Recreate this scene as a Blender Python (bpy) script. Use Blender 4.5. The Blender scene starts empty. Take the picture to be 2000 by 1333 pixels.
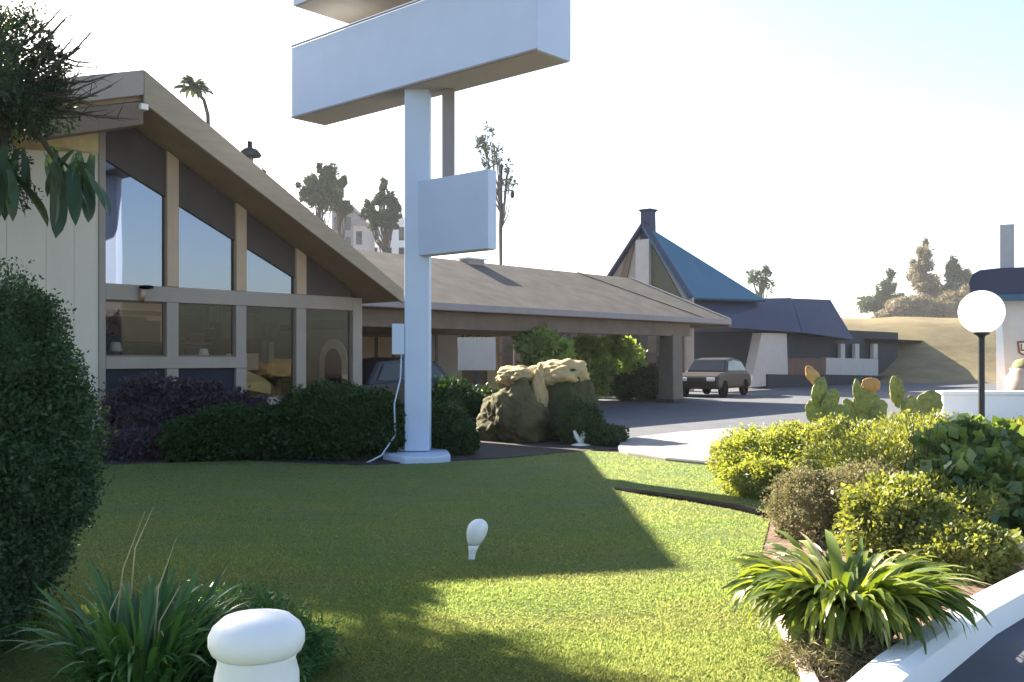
import bpy, bmesh, math, random
import numpy as np
from mathutils import Vector, Matrix, noise
random.seed(7); RNG = np.random.default_rng(7)
R = math.radians
SC = bpy.context.scene
COL = SC.collection

# ------------------------------------------------------------------ camera
F, CX, HY, EYE = 1900.0, 1000.0, 700.0, 1.5          # focal length in photo pixels, horizon row, eye height
cam_d = bpy.data.cameras.new("camera"); cam = bpy.data.objects.new("camera", cam_d); COL.objects.link(cam)
cam.location = (0, 0, EYE); cam.rotation_euler = (R(90), 0, 0)
cam_d.sensor_width = 36; cam_d.lens = 36 * F / 2000.0
cam_d.shift_y = (HY - 666.5) / 2000.0
cam_d.clip_start = 0.1; cam_d.clip_end = 3000
SC.camera = cam
# ------------------------------------------------------------------ light
SUNV = Vector((-1.165, 1.44, 1.0))                     # towards the sun
el = math.atan2(1.0, math.hypot(1.165, 1.44)); az = math.atan2(1.165, 1.44)
W = bpy.data.worlds.new("World"); SC.world = W; W.use_nodes = True
nt = W.node_tree; nt.nodes.clear()
wo = nt.nodes.new("ShaderNodeOutputWorld"); bg = nt.nodes.new("ShaderNodeBackground")
sky = nt.nodes.new("ShaderNodeTexSky"); sky.sky_type = 'NISHITA'; sky.sun_disc = False
sky.sun_elevation = el; sky.sun_rotation = -az
sky.air_density = 1.0; sky.dust_density = 1.3; sky.ozone_density = 1.0
bg.inputs[1].default_value = 0.056
nt.links.new(sky.outputs[0], bg.inputs[0]); nt.links.new(bg.outputs[0], wo.inputs[0])
sl = bpy.data.lights.new("sun", 'SUN'); sl.energy = 5.0; sl.angle = R(0.5); sl.color = (1.0, 0.90, 0.72)
so = bpy.data.objects.new("sun", sl); COL.objects.link(so)
so.rotation_euler = (-SUNV).to_track_quat('-Z', 'Y').to_euler()
vs = SC.view_settings; vs.view_transform = 'Standard'; vs.look = 'None'; vs.gamma = 1; vs.exposure = 2.5

# ------------------------------------------------------------------ materials
def mat(name, col, rough=0.7, var=0.12, scale=3.0, bump=0.0, bscale=40.0, spec=0.3, metal=0.0, stretch=None, col2=None, vfac=None, transl=0.0, ttint=(1.5, 1.35, 0.5), patch=None):
    m = bpy.data.materials.new(name); m.use_nodes = True
    n = m.node_tree; b = n.nodes["Principled BSDF"]
    b.inputs["Roughness"].default_value = rough; b.inputs["Metallic"].default_value = metal
    b.inputs["Specular IOR Level"].default_value = spec
    tc = n.nodes.new("ShaderNodeTexCoord"); mp = n.nodes.new("ShaderNodeMapping")
    if stretch: mp.inputs["Scale"].default_value = stretch
    n.links.new(tc.outputs["Object"], mp.inputs[0])
    tx = n.nodes.new("ShaderNodeTexNoise"); tx.inputs["Scale"].default_value = scale; tx.inputs["Detail"].default_value = 6; tx.inputs["Roughness"].default_value = 0.62
    n.links.new(mp.outputs[0], tx.inputs["Vector"])
    cr = n.nodes.new("ShaderNodeValToRGB")
    c2 = col2 if col2 else tuple(min(1, c * (1 + var)) for c in col)
    c1 = col if col2 else tuple(c * (1 - var) for c in col)
    cr.color_ramp.elements[0].color = (*c1, 1); cr.color_ramp.elements[1].color = (*c2, 1)
    cr.color_ramp.elements[0].position = 0.32; cr.color_ramp.elements[1].position = 0.68
    n.links.new(tx.outputs[0], cr.inputs[0]); n.links.new(cr.outputs[0], b.inputs["Base Color"])
    if bump:
        t2 = n.nodes.new("ShaderNodeTexNoise"); t2.inputs["Scale"].default_value = bscale; t2.inputs["Detail"].default_value = 5
        n.links.new(mp.outputs[0], t2.inputs["Vector"])
        bp = n.nodes.new("ShaderNodeBump"); bp.inputs["Strength"].default_value = bump; bp.inputs["Distance"].default_value = 0.02
        n.links.new(t2.outputs[0], bp.inputs["Height"]); n.links.new(bp.outputs[0], b.inputs["Normal"])
    if transl:
        _transl(n, b, cr.outputs[0], transl, ttint)
    return m

def _transl(n, b, colsock, fac, tint=(1.5, 1.35, 0.5)):
    out = n.nodes["Material Output"]
    tr = n.nodes.new("ShaderNodeBsdfTranslucent"); mx = n.nodes.new("ShaderNodeMixShader")
    mu = n.nodes.new("ShaderNodeMix"); mu.data_type = 'RGBA'; mu.blend_type = 'MULTIPLY'; mu.inputs[0].default_value = 1.0
    mu.inputs[7].default_value = (*tint, 1)
    n.links.new(colsock, mu.inputs[6]); n.links.new(mu.outputs[2], tr.inputs[0])
    mx.inputs[0].default_value = fac
    n.links.new(b.outputs[0], mx.inputs[1]); n.links.new(tr.outputs[0], mx.inputs[2]); n.links.new(mx.outputs[0], out.inputs[0])

def leafmat(name, c1, c2, transl=0.35, rough=0.5, spec=0.25, tint=(1.5, 1.35, 0.5), patch=None):
    m = bpy.data.materials.new(name); m.use_nodes = True
    n = m.node_tree; b = n.nodes["Principled BSDF"]
    b.inputs["Roughness"].default_value = rough; b.inputs["Specular IOR Level"].default_value = spec
    g = n.nodes.new("ShaderNodeNewGeometry"); cr = n.nodes.new("ShaderNodeValToRGB")
    cr.color_ramp.elements[0].color = (*c1, 1); cr.color_ramp.elements[1].color = (*c2, 1)
    n.links.new(g.outputs["Random Per Island"], cr.inputs[0]); n.links.new(cr.outputs[0], b.inputs["Base Color"])
    col = cr.outputs[0]
    if patch:
        tc = n.nodes.new("ShaderNodeTexCoord"); mp = n.nodes.new("ShaderNodeMapping"); mp.inputs["Scale"].default_value = (.35, 1.3, 1)
        tx = n.nodes.new("ShaderNodeTexNoise"); tx.inputs["Scale"].default_value = 1.1; tx.inputs["Detail"].default_value = 7
        r2 = n.nodes.new("ShaderNodeValToRGB"); r2.color_ramp.elements[0].position = .42; r2.color_ramp.elements[1].position = .68; r2.color_ramp.elements[1].color = (.7, .7, .7, 1)
        mx = n.nodes.new("ShaderNodeMix"); mx.data_type = 'RGBA'; mx.inputs[7].default_value = (*patch, 1)
        n.links.new(tc.outputs["Object"], mp.inputs[0]); n.links.new(mp.outputs[0], tx.inputs["Vector"]); n.links.new(tx.outputs[0], r2.inputs[0])
        n.links.new(r2.outputs[0], mx.inputs[0]); n.links.new(col, mx.inputs[6]); col = mx.outputs[2]; n.links.new(col, b.inputs["Base Color"])
    if transl: _transl(n, b, col, transl, tint)
    return m

def glassmat(name, tint, refl, gc=(0.95, 0.97, 1)):
    m = bpy.data.materials.new(name); m.use_nodes = True
    n = m.node_tree; n.nodes.remove(n.nodes["Principled BSDF"]); out = n.nodes["Material Output"]
    t = n.nodes.new("ShaderNodeBsdfTransparent"); t.inputs[0].default_value = (*tint, 1)
    g = n.nodes.new("ShaderNodeBsdfGlossy"); g.inputs["Roughness"].default_value = 0.02; g.inputs[0].default_value = (*gc, 1)
    tx = n.nodes.new("ShaderNodeTexNoise"); tx.inputs["Scale"].default_value = 0.8
    bp = n.nodes.new("ShaderNodeBump"); bp.inputs["Strength"].default_value = 0.06; bp.inputs["Distance"].default_value = 0.05
    n.links.new(tx.outputs[0], bp.inputs["Height"]); n.links.new(bp.outputs[0], g.inputs["Normal"])
    mx = n.nodes.new("ShaderNodeMixShader"); mx.inputs[0].default_value = refl
    n.links.new(t.outputs[0], mx.inputs[1]); n.links.new(g.outputs[0], mx.inputs[2]); n.links.new(mx.outputs[0], out.inputs[0])
    return m

M = {}
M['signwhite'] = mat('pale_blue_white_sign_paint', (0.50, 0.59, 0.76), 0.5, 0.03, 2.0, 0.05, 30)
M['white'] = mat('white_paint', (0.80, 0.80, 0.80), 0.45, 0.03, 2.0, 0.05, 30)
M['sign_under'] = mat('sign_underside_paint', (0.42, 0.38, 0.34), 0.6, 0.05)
M['greypost'] = mat('grey_metal', (0.27, 0.24, 0.25), 0.6, 0.08)
M['trim'] = mat('taupe_trim_paint', (0.30, 0.265, 0.235), 0.6, 0.07, 2.0, 0.1, 60)
M['barge'] = mat('tan_barge_board', (0.30, 0.25, 0.185), 0.6, 0.10, 1.5, 0.15, 30, stretch=(1, 1, 6))
M['postpaint'] = mat('dark_taupe_post_paint', (0.15, 0.125, 0.105), 0.7, 0.1)
M['soffit'] = mat('brown_soffit_boards', (0.30, 0.21, 0.14), 0.7, 0.10, 2.0, 0.1, 30)
M['mullion'] = mat('tan_mullion_paint', (0.44, 0.33, 0.24), 0.6, 0.06)
M['darkpanel'] = mat('dark_brown_panel', (0.075, 0.062, 0.058), 0.6, 0.15, 2.0)
M['wallcream'] = mat('cream_wall_boards', (0.58, 0.54, 0.47), 0.75, 0.06, 1.2, 0.15, 50, stretch=(1, 1, 0.25))
M['lit_upper_wall'] = mat('sunlit_yellow_wall', (0.62, 0.50, 0.27), 0.7, 0.15, 3.0)  # wall colour carries the warm light falling on it
M['roofing'] = mat('taupe_roofing', (0.135, 0.118, 0.105), 0.9, 0.2, 1.6, 0.5, 25, spec=0.1)
M['beambrown'] = mat('dark_beam_wood', (0.16, 0.12, 0.095), 0.7, 0.15, 2.0)
M['roomwall'] = mat('beige_room_plaster', (0.70, 0.57, 0.42), 0.8, 0.06)
M['roomdark'] = mat('dark_room_timber', (0.10, 0.085, 0.075), 0.7, 0.2)
M['roomgrey'] = mat('grey_upholstery', (0.25, 0.25, 0.28), 0.9, 0.1)
M['maroon'] = mat('dark_red_timber', (0.08, 0.03, 0.028), 0.6, 0.2)
M['yellow'] = mat('yellow_board', (0.62, 0.47, 0.22), 0.7, 0.06)
M['shade'] = mat('white_cloth_shade', (0.8, 0.78, 0.72), 0.9, 0.03)
M['black'] = mat('black_rubber', (0.010, 0.010, 0.011), 1.0, 0.2, spec=0.0)
M['darkmetal'] = mat('dark_metal', (0.05, 0.05, 0.055), 0.5, 0.2, metal=0.3)
M['globe'] = mat('white_glass_globe', (0.88, 0.88, 0.86), 0.2, 0.01, spec=0.5, transl=0.55, ttint=(1.1, 1.1, 1.1))
M['stone'] = mat('dark_stone', (0.06, 0.052, 0.06), 0.85, 0.4, 9.0, 0.8, 18)
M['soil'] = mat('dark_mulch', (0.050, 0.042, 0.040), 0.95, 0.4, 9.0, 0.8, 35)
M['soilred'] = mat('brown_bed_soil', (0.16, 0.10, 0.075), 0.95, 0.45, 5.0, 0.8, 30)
M['asphalt'] = mat('asphalt', (0.080, 0.086, 0.105), 0.85, 0.15, 1.2, 0.35, 130)
M['lotground'] = mat('pale_lot_ground', (0.17, 0.14, 0.11), 0.9, 0.2, 0.25, 0.3, 20)
M['concrete'] = mat('pale_concrete', (0.24, 0.225, 0.22), 0.9, 0.1, 1.5, 0.25, 60)
M['pinkedge'] = mat('pink_concrete', (0.55, 0.42, 0.34), 0.85, 0.1, 3.0, 0.3, 50)
M['lawn'] = mat('lawn_turf', (0.085, 0.135, 0.052), 0.8, 0.2, 2.0, 0.4, 60, spec=0.05, col2=(0.145, 0.17, 0.075), stretch=(0.6, 1.6, 1))
M['grass'] = leafmat('grass_blades', (0.080, 0.145, 0.052), (0.115, 0.17, 0.07), 0.68, 0.7, 0.05, tint=(3.3, 2.5, 1.6), patch=(0.118, 0.150, 0.075))
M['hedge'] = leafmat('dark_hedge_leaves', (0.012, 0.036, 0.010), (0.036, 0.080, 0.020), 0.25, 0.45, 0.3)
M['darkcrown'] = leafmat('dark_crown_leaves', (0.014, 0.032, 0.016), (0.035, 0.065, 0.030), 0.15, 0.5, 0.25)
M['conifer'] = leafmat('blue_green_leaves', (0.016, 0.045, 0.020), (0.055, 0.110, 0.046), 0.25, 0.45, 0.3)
M['purple'] = leafmat('purple_brown_leaves', (0.045, 0.032, 0.042), (0.10, 0.075, 0.095), 0.2, 0.6, 0.2, tint=(1.1, 1, 1))
M['lime'] = leafmat('yellow_green_leaves', (0.14, 0.19, 0.045), (0.33, 0.36, 0.12), 0.45, 0.55, 0.2)
M['midleaf'] = leafmat('olive_leaves', (0.12, 0.15, 0.040), (0.28, 0.31, 0.105), 0.4, 0.5, 0.25)
M['twig'] = leafmat('brown_grey_leaves', (0.13, 0.125, 0.065), (0.29, 0.27, 0.16), 0.3, 0.7, 0.15, tint=(1.2, 1.1, 0.8))
M['sunlit_leaf'] = leafmat('sunlit_broad_leaves', (0.16, 0.25, 0.07), (0.30, 0.40, 0.14), 0.4, 0.5, 0.3)  # sunlit leaf tone painted in, no sun reaches these shrubs
M['broad'] = leafmat('glossy_broad_leaves', (0.05, 0.10, 0.028), (0.20, 0.28, 0.09), 0.35, 0.35, 0.5)
M['strap'] = leafmat('strap_leaves', (0.075, 0.13, 0.022), (0.23, 0.28, 0.06), 0.42, 0.4, 0.4)
M['strapdark'] = leafmat('dark_strap_leaves', (0.03, 0.090, 0.025), (0.09, 0.20, 0.055), 0.3, 0.35, 0.4)
M['strapdry'] = leafmat('dry_strap_leaves', (0.42, 0.38, 0.20), (0.62, 0.56, 0.36), 0.35, 0.6, 0.2, tint=(1.1, 1.05, 0.8))
M['banana'] = leafmat('hanging_broad_leaves', (0.02, 0.05, 0.025), (0.05, 0.10, 0.045), 0.12, 0.4, 0.35)
M['farleaf'] = leafmat('far_tree_leaves', (0.03, 0.060, 0.042), (0.075, 0.11, 0.07), 0.2, 0.7, 0.1)
M['farbrown'] = leafmat('far_brown_leaves', (0.16, 0.14, 0.10), (0.28, 0.25, 0.18), 0.3, 0.8, 0.1, tint=(1.1, 1.0, 0.8))
M['bark'] = mat('bark', (0.06, 0.048, 0.04), 0.9, 0.3, 8, 0.6, 30)
M['pad'] = mat('cactus_skin', (0.13, 0.17, 0.05), 0.6, 0.25, 22, 0.8, 45, col2=(0.32, 0.34, 0.12), transl=0.18)
M['padtip'] = mat('orange_cactus_skin', (0.45, 0.20, 0.07), 0.6, 0.25, 6, 0.3, 60, col2=(0.55, 0.38, 0.14))
M['rock'] = mat('brown_boulder', (0.100, 0.088, 0.042), 0.95, 0.4, 2.0, 0.7, 14)
M['moss'] = mat('mossy_boulder', (0.042, 0.048, 0.018), 0.9, 0.4, 2.5, 0.7, 14)
M['sunlit_top'] = mat('sunlit_boulder_top', (0.38, 0.29, 0.15), 0.9, 0.2, 3.5, 0.4, 16)  # sunlight on the boulder top is part of this tan
M['blueroof'] = mat('bright_blue_roof', (0.038, 0.125, 0.215), 0.6, 0.08, 1.2, 0.1, 20)
M['navyroof'] = mat('navy_roof', (0.030, 0.040, 0.085), 0.65, 0.1, 1.2, 0.1, 20)
M['navywall'] = mat('navy_wall', (0.018, 0.022, 0.036), 0.7, 0.12)
M['olive'] = mat('olive_panel', (0.085, 0.085, 0.060), 0.7, 0.12)
M['brick'] = mat('brown_red_wall', (0.13, 0.075, 0.06), 0.85, 0.15, 4)
M['greywall'] = mat('pale_grey_wall', (0.42, 0.40, 0.40), 0.8, 0.06)
M['creamwall'] = mat('pale_cream_stucco', (0.66, 0.60, 0.54), 0.85, 0.05, 2)
M['hill'] = mat('tan_hillside', (0.15, 0.115, 0.070), 0.95, 0.25, 0.5, 1.0, 3, col2=(0.23, 0.19, 0.095), stretch=(1, 1, 4))
M['winglass'] = glassmat('sky_reflecting_glass', (0.25, 0.25, 0.28), 0.27, (0.66, 0.72, 0.88))
M['lowglass'] = glassmat('clear_window_glass', (0.80, 0.80, 0.78), 0.02)
M['darkglass'] = mat('dark_glass', (0.012, 0.014, 0.018), 0.08, 0.1, spec=0.6)
M['carbrown'] = mat('brown_car_paint', (0.018, 0.012, 0.008), 0.5, 0.05, spec=0.5)
M['carblack'] = mat('black_car_paint', (0.012, 0.012, 0.014), 0.3, 0.05, spec=0.5)
M['chrome'] = mat('pale_metal', (0.6, 0.6, 0.6), 0.25, 0.03, metal=0.8)
M['lampglass'] = mat('headlamp_glass', (0.75, 0.75, 0.75), 0.15, 0.02, spec=0.6)
M['rust'] = mat('brown_sign_paint', (0.22, 0.10, 0.04), 0.6, 0.1)

# ------------------------------------------------------------------ builders
OFF = {}
def tag(o, label=None, cat=None, group=None, kind=None):
    if label: o['label'] = label
    if cat: o['category'] = cat
    if group: o['group'] = group
    if kind: o['kind'] = kind
    return o
def thing(name, label, cat, loc=(0, 0, 0), group=None):
    o = bpy.data.objects.new(name, None); COL.objects.link(o); o.location = loc; o.empty_display_size = 0.2
    OFF[o.name] = Vector(loc)
    return tag(o, label, cat, group)

class MB:
    def __init__(s): s.v = []; s.f = []
    def add(s, vs, fs):
        k = len(s.v); s.v += [tuple(p) for p in vs]; s.f += [tuple(i + k for i in f) for f in fs]; return s
    def obox(s, o, a, b, c):               # corner + three edge vectors
        o, a, b, c = map(Vector, (o, a, b, c))
        if a.cross(b).dot(c) < 0: a, b = b, a
        p = [o, o + a, o + a + b, o + b, o + c, o + a + c, o + a + b + c, o + b + c]
        return s.add(p, [(0, 3, 2, 1), (4, 5, 6, 7), (0, 1, 5, 4), (1, 2, 6, 5), (2, 3, 7, 6), (3, 0, 4, 7)])
    def box(s, x0, x1, y0, y1, z0, z1): return s.obox((x0, y0, z0), (x1 - x0, 0, 0), (0, y1 - y0, 0), (0, 0, z1 - z0))
    def prism(s, pts, ex):                 # planar polygon extruded by ex
        pts = [Vector(p) for p in pts]; ex = Vector(ex); n = len(pts)
        nrm = Vector((0, 0, 0))
        for i in range(n): nrm += pts[i].cross(pts[(i + 1) % n])
        if nrm.dot(ex) > 0: pts = pts[::-1]
        fs = [tuple(range(n)), tuple(range(2 * n - 1, n - 1, -1))]
        for i in range(n): j = (i + 1) % n; fs.append((i, i + n, j + n, j))
        return s.add(pts + [p + ex for p in pts], fs)
    def tube(s, path, rad, seg=8, cap=True):
        path = [Vector(p) for p in path]
        if not isinstance(rad, (list, tuple)): rad = [rad] * len(path)
        k = len(s.v); vs = []; fs = []
        for i, p in enumerate(path):
            t = (path[min(i + 1, len(path) - 1)] - path[max(i - 1, 0)]).normalized()
            a = t.orthogonal().normalized() if i == 0 else (a - t * a.dot(t)).normalized()
            b = t.cross(a)
            for j in range(seg):
                w = 2 * math.pi * j / seg; vs.append(p + (a * math.cos(w) + b * math.sin(w)) * rad[i])
        for i in range(len(path) - 1):
            for j in range(seg):
                q = (j + 1) % seg; fs.append((i * seg + j, i * seg + q, (i + 1) * seg + q, (i + 1) * seg + j))
        if cap: fs += [tuple(range(seg - 1, -1, -1)), tuple(range((len(path) - 1) * seg, len(path) * seg))]
        return s.add(vs, fs)
    def lathe(s, c, prof, seg=32):
        c = Vector(c); vs = []; fs = []
        for r, z in prof:
            for j in range(seg):
                w = 2 * math.pi * j / seg; vs.append(c + Vector((r * math.cos(w), r * math.sin(w), z)))
        for i in range(len(prof) - 1):
            for j in range(seg):
                q = (j + 1) % seg; fs.append((i * seg + j, i * seg + q, (i + 1) * seg + q, (i + 1) * seg + j))
        fs += [tuple(range(seg - 1, -1, -1)), tuple(range((len(prof) - 1) * seg, len(prof) * seg))]
        return s.add(vs, fs)
    def lump(s, c, r, amp=0.2, freq=1.5, sub=3, seed=0, rot=None, flat=None, rough=0.0):
        bm = bmesh.new(); bmesh.ops.create_icosphere(bm, subdivisions=sub, radius=1)
        c = Vector(c); vs = []
        for v in bm.verts:
            p = v.co.copy(); d = 1 + amp * noise.noise(p * freq + Vector((seed * 7.3, seed * 3.1, seed)))
            d += amp * 0.5 * noise.noise(p * freq * 2.3 + Vector((seed, 5, seed))) + amp * rough * noise.noise(p * freq * 6 + Vector((seed, 2, 5)))
            p = Vector((p.x * r[0], p.y * r[1], p.z * r[2])) * d
            if rot: p = rot @ p
            q = c + p
            if flat is not None and q.z < flat: q.z = flat
            vs.append(q)
        fs = [tuple(v.index for v in f.verts) for f in bm.faces]; bm.free()
        return s.add(vs, fs)
    def build(s, name, m, parent=None, smooth=False, bevel=0, loc=None, **t):
        me = bpy.data.meshes.new(name)
        off = OFF[parent.name] if parent else (Vector(loc) if loc else Vector((0, 0, 0)))
        me.from_pydata([Vector(v) - off for v in s.v], [], s.f); me.update()
        return finish(me, name, m, parent, smooth, bevel, off, **t)
def finish(me, name, m, parent, smooth, bevel, off, **t):
    me.materials.append(M[m])
    o = bpy.data.objects.new(name, me); COL.objects.link(o)
    if parent: o.parent = parent
    else: o.location = off
    OFF[o.name] = Vector(off)
    if smooth: me.polygons.foreach_set('use_smooth', [True] * len(me.polygons))
    if bevel:
        b = o.modifiers.new('edge_rounding', 'BEVEL'); b.width = bevel; b.segments = 2; b.limit_method = 'ANGLE'; b.angle_limit = R(35)
    return tag(o, **t)
def npmesh(name, V, nper, m, parent=None, loc=(0, 0, 0), **t):
    """V: (n, nper, 3) separate polygons"""
    n = V.shape[0]; off = OFF[parent.name] if parent else Vector(loc)
    me = bpy.data.meshes.new(name)
    me.vertices.add(n * nper); me.vertices.foreach_set('co', (V.reshape(-1, 3) - np.array(off)).astype(np.float32).ravel())
    me.loops.add(n * nper); me.loops.foreach_set('vertex_index', np.arange(n * nper, dtype=np.int32))
    me.polygons.add(n); me.polygons.foreach_set('loop_start', np.arange(0, n * nper, nper, dtype=np.int32))
    me.update(calc_edges=True); me.validate()
    return finish(me, name, m, parent, False, 0, off, **t)

# pixel helpers (photo pixels -> the place)
def P(px, py, D): return Vector(((px - CX) / F * D, D, EYE - (py - HY) / F * D))
def G(px, py, z=0.0):
    D = F * (EYE - z) / (py - HY); return Vector(((px - CX) / F * D, D, z))
DV = Vector((0.673, 0.740, 0)).normalized(); NV = Vector((0.740, -0.673, 0)).normalized(); UP = Vector((0, 0, 1))
def PL(px, py, p0, dv):                    # point on the vertical plane through p0 along dv
    r = (px - CX) / F; s = (r * p0.y - p0.x) / (dv.x - r * dv.y); q = p0 + dv * s
    return Vector((q.x, q.y, EYE - (py - HY) / F * q.y))

def leafset(pts, size, aspect=0.55, droop=0.0, fold=0.15, out=None):
    n = len(pts)
    d = RNG.normal(size=(n, 3)); d /= np.linalg.norm(d, axis=1)[:, None]
    if out is not None: d = d * 0.8 + out * 0.9
    d[:, 2] -= droop; d /= np.linalg.norm(d, axis=1)[:, None]
    w = np.cross(d, RNG.normal(size=(n, 3))); w /= np.linalg.norm(w, axis=1)[:, None] + 1e-9
    nn = np.cross(d, w)
    L = (size * RNG.uniform(0.6, 1.4, n))[:, None]
    a = pts - d * L * 0.5; b = pts + d * L * 0.5
    m = pts - d * L * 0.05 + nn * L * fold * 0.5
    return np.stack([a, m + w * L * aspect * 0.5, b, m - w * L * aspect * 0.5], axis=1)

def clumppts(blobs, n, clumps=60, cr=0.22, shell=0.55, zmin=None, fill=0.0):
    """points gathered in clumps over ellipsoid blobs; returns pts, outward dirs"""
    vol = np.array([b[1][0] * b[1][1] * b[1][2] for b in blobs]) ** 0.67; vol /= vol.sum()
    P_, O_ = [], []
    for (c, r), w in zip(blobs, vol):
        k = max(4, int(clumps * w)); nn = max(20, int(n * w))
        u = RNG.normal(size=(k, 3)); u /= np.linalg.norm(u, axis=1)[:, None]
        rad = shell + (1 - shell) * RNG.random(k) ** 0.6
        cc = u * rad[:, None]
        idx = RNG.integers(0, k, nn)
        sz = cr * RNG.uniform(0.6, 1.4, k)
        q = cc[idx] + np.clip(RNG.normal(size=(nn, 3)), -1.9, 1.9) * sz[idx][:, None] * 0.55
        nu = int(nn * fill)
        if nu:
            u2 = RNG.normal(size=(nu, 3)); u2 /= np.linalg.norm(u2, axis=1)[:, None]
            ph = RNG.uniform(0, 6, 3); wv = 1 + 0.10 * np.sin(u2[:, 0] * 7 + ph[0]) * np.sin(u2[:, 1] * 6 + ph[1]) + 0.07 * np.sin(u2[:, 2] * 9 + ph[2])
            q[:nu] = u2 * (wv * RNG.uniform(0.78, 0.98, nu))[:, None]
        P_.append(q * np.array(r) + np.array(c))
        o = q / (np.linalg.norm(q, axis=1)[:, None] + 1e-6); O_.append(o)
    p = np.concatenate(P_); o = np.concatenate(O_)
    if zmin is not None:
        k = p[:, 2] > zmin; p, o = p[k], o[k]
    return p, o

def shrub(name, label, cat, base, blobs, n, size, m, group=None, core=0.72, clumps=70, cr=0.25, stems=True, aspect=0.55, droop=0.1, seed=1, corem=None):
    t = thing(name, label, cat, base, group)
    bl = [(tuple(b[0]), tuple(b[1])) for b in blobs]
    p, o = clumppts(bl, n, clumps, cr, 0.78, zmin=0.02, fill=0.55)
    fo = npmesh('foliage', leafset(p, size, aspect, droop, out=o), 4, m, t)
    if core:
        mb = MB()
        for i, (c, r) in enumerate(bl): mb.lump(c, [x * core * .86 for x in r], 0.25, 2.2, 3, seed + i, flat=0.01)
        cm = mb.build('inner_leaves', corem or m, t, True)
    if stems:
        mb = MB()
        for i, (c, r) in enumerate(bl):
            b = Vector(base) + Vector((random.uniform(-.05, .05), random.uniform(-.05, .05), 0)); c = Vector(c)
            mb.tube([b, b.lerp(c, .5) + Vector((0, 0, .08)), c + Vector((0, 0, r[2] * .4))], [.03, .022, .008], 6)
        mb.build('stem', 'bark', t, True)
    return t

def tree(label, base, h, blobs, n, size, m='farleaf', group='trees beyond the motel', tr=0.2, limbs=True, core=0, clumps=60, cr=0.3, name='tree', cat='tree', shell=0.4, aspect=0.6):
    base = Vector(base); t = thing(name, label, cat, base, group)
    mb = MB(); top = base + Vector((0.0, 0, h))
    mb.tube([base, base.lerp(top, .35) + Vector((.1, 0, 0)), base.lerp(top, .7) - Vector((.1, 0, 0)), top], [tr, tr * .75, tr * .5, tr * .12], 8)
    if limbs:
        for c, r in blobs:
            c = Vector(c); s = base.lerp(top, min(.85, max(.3, (c.z - base.z) / h * .75)))
            mb.tube([s, s.lerp(c, .5) + Vector((0, 0, -.05 * h)), c], [tr * .4, tr * .25, tr * .08], 6)
            for k in range(3):
                e = c + Vector([random.uniform(-.8, .8) * r[i] for i in range(3)])
                mb.tube([s.lerp(c, .7), e], [tr * .15, tr * .04], 5)
    mb.build('trunk', 'bark', t, True)
    p, o = clumppts(blobs, n, clumps, cr, shell)
    npmesh('crown', leafset(p, size, aspect, .1, out=o), 4, m, t)
    return t

def ribbon(mb, base, az_, L, w, e0, bend, seg=8, fold=0.25, tw=0.0):
    """arching strap leaf: start elevation e0 (rad), bends downward by bend over its length"""
    p = Vector(base); k = len(mb.v); vs = []; fs = []; h = Vector((math.cos(az_), math.sin(az_), 0)); side0 = Vector((-h.y, h.x, 0))
    for i in range(seg + 1):
        t = i / seg; e = e0 - bend * t ** 1.4
        d = h * math.cos(e) + UP * math.sin(e)
        nrm = UP * math.cos(e) - h * math.sin(e)
        ww = w * (0.55 + 1.1 * t - 0.4 * t * t) * (1 - t ** 5) * 0.5 if t < 1 else 0.0005
        a = tw * t; sd = side0 * math.cos(a) + nrm * math.sin(a)
        vs += [p + sd * ww + nrm * ww * fold, p, p - sd * ww + nrm * ww * fold]
        p = p + d * (L / seg)
    for i in range(seg):
        for j in range(2): fs.append((i * 3 + j, i * 3 + j + 1, i * 3 + j + 4, i * 3 + j + 3))
    mb.add(vs, fs)

# ================================================================== THE SETTING: ground
def sheet(name, pts, z, m, th=0.0, **t):
    mb = MB(); q = [Vector((p[0], p[1], z)) for p in pts]
    if th: mb.prism([Vector((p.x, p.y, z - th)) for p in q], (0, 0, th))
    else: mb.add(q, [tuple(range(len(q)))])
    o = mb.build(name, m, **t)
    if not th and o.data.polygons[0].normal.z < 0: o.data.flip_normals()
    return o
sheet('ground', [(-700, -60), (700, -60), (700, 900), (-700, 900)], 0.0, 'lotground', kind='structure')
dr = [(1.2, 18.3), (1.2, 60), (60, 60), (60, 3), (4.4, 6.6), (2.9, 4.95), (1.9, 4.0), (0.9, 2.2), (.9, -8), (60, -8), (60, 5), (60, 3)]
sheet('driveway', [(-6, 22), (-6, 62), (32, 62), (32, 8), (9, 12.0), (1.6, 16.0), (1.6, 17.4), (.2, 18.6)], 0.006, 'asphalt', kind='structure')
LAWN = [(-14, 0.5)] + [tuple(G(*q)[:2]) for q in ((-500, 930), (0, 916), (175, 914), (480, 904), (700, 914), (880, 908), (990, 900), (1150, 884), (1420, 905), (1520, 925), (1500, 1040), (1480, 1110), (1503, 1200), (1560, 1340))] + [(1.1, 3.2), (0.9, 0.5)]
sheet('lawn', LAWN, 0.03, 'lawn', 0.05, kind='structure')
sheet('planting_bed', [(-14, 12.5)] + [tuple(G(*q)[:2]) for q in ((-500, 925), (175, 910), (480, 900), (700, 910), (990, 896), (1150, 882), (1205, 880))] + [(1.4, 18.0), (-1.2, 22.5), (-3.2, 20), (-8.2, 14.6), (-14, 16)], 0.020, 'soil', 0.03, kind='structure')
sheet('garden_bed', [tuple(G(*q)[:2]) for q in ((1560, 1340), (1503, 1200), (1480, 1110), (1500, 1040), (1520, 925), (1420, 905))] + [(3.0, 15.2), (9.5, 14.0), (9.5, 12.0), (4.75, 7.5), (3.25, 6.3), (1.62, 4.45), (1.0, 3.0), (.95, 3.0)], 0.024, 'soilred', 0.03, kind='structure')
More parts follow.
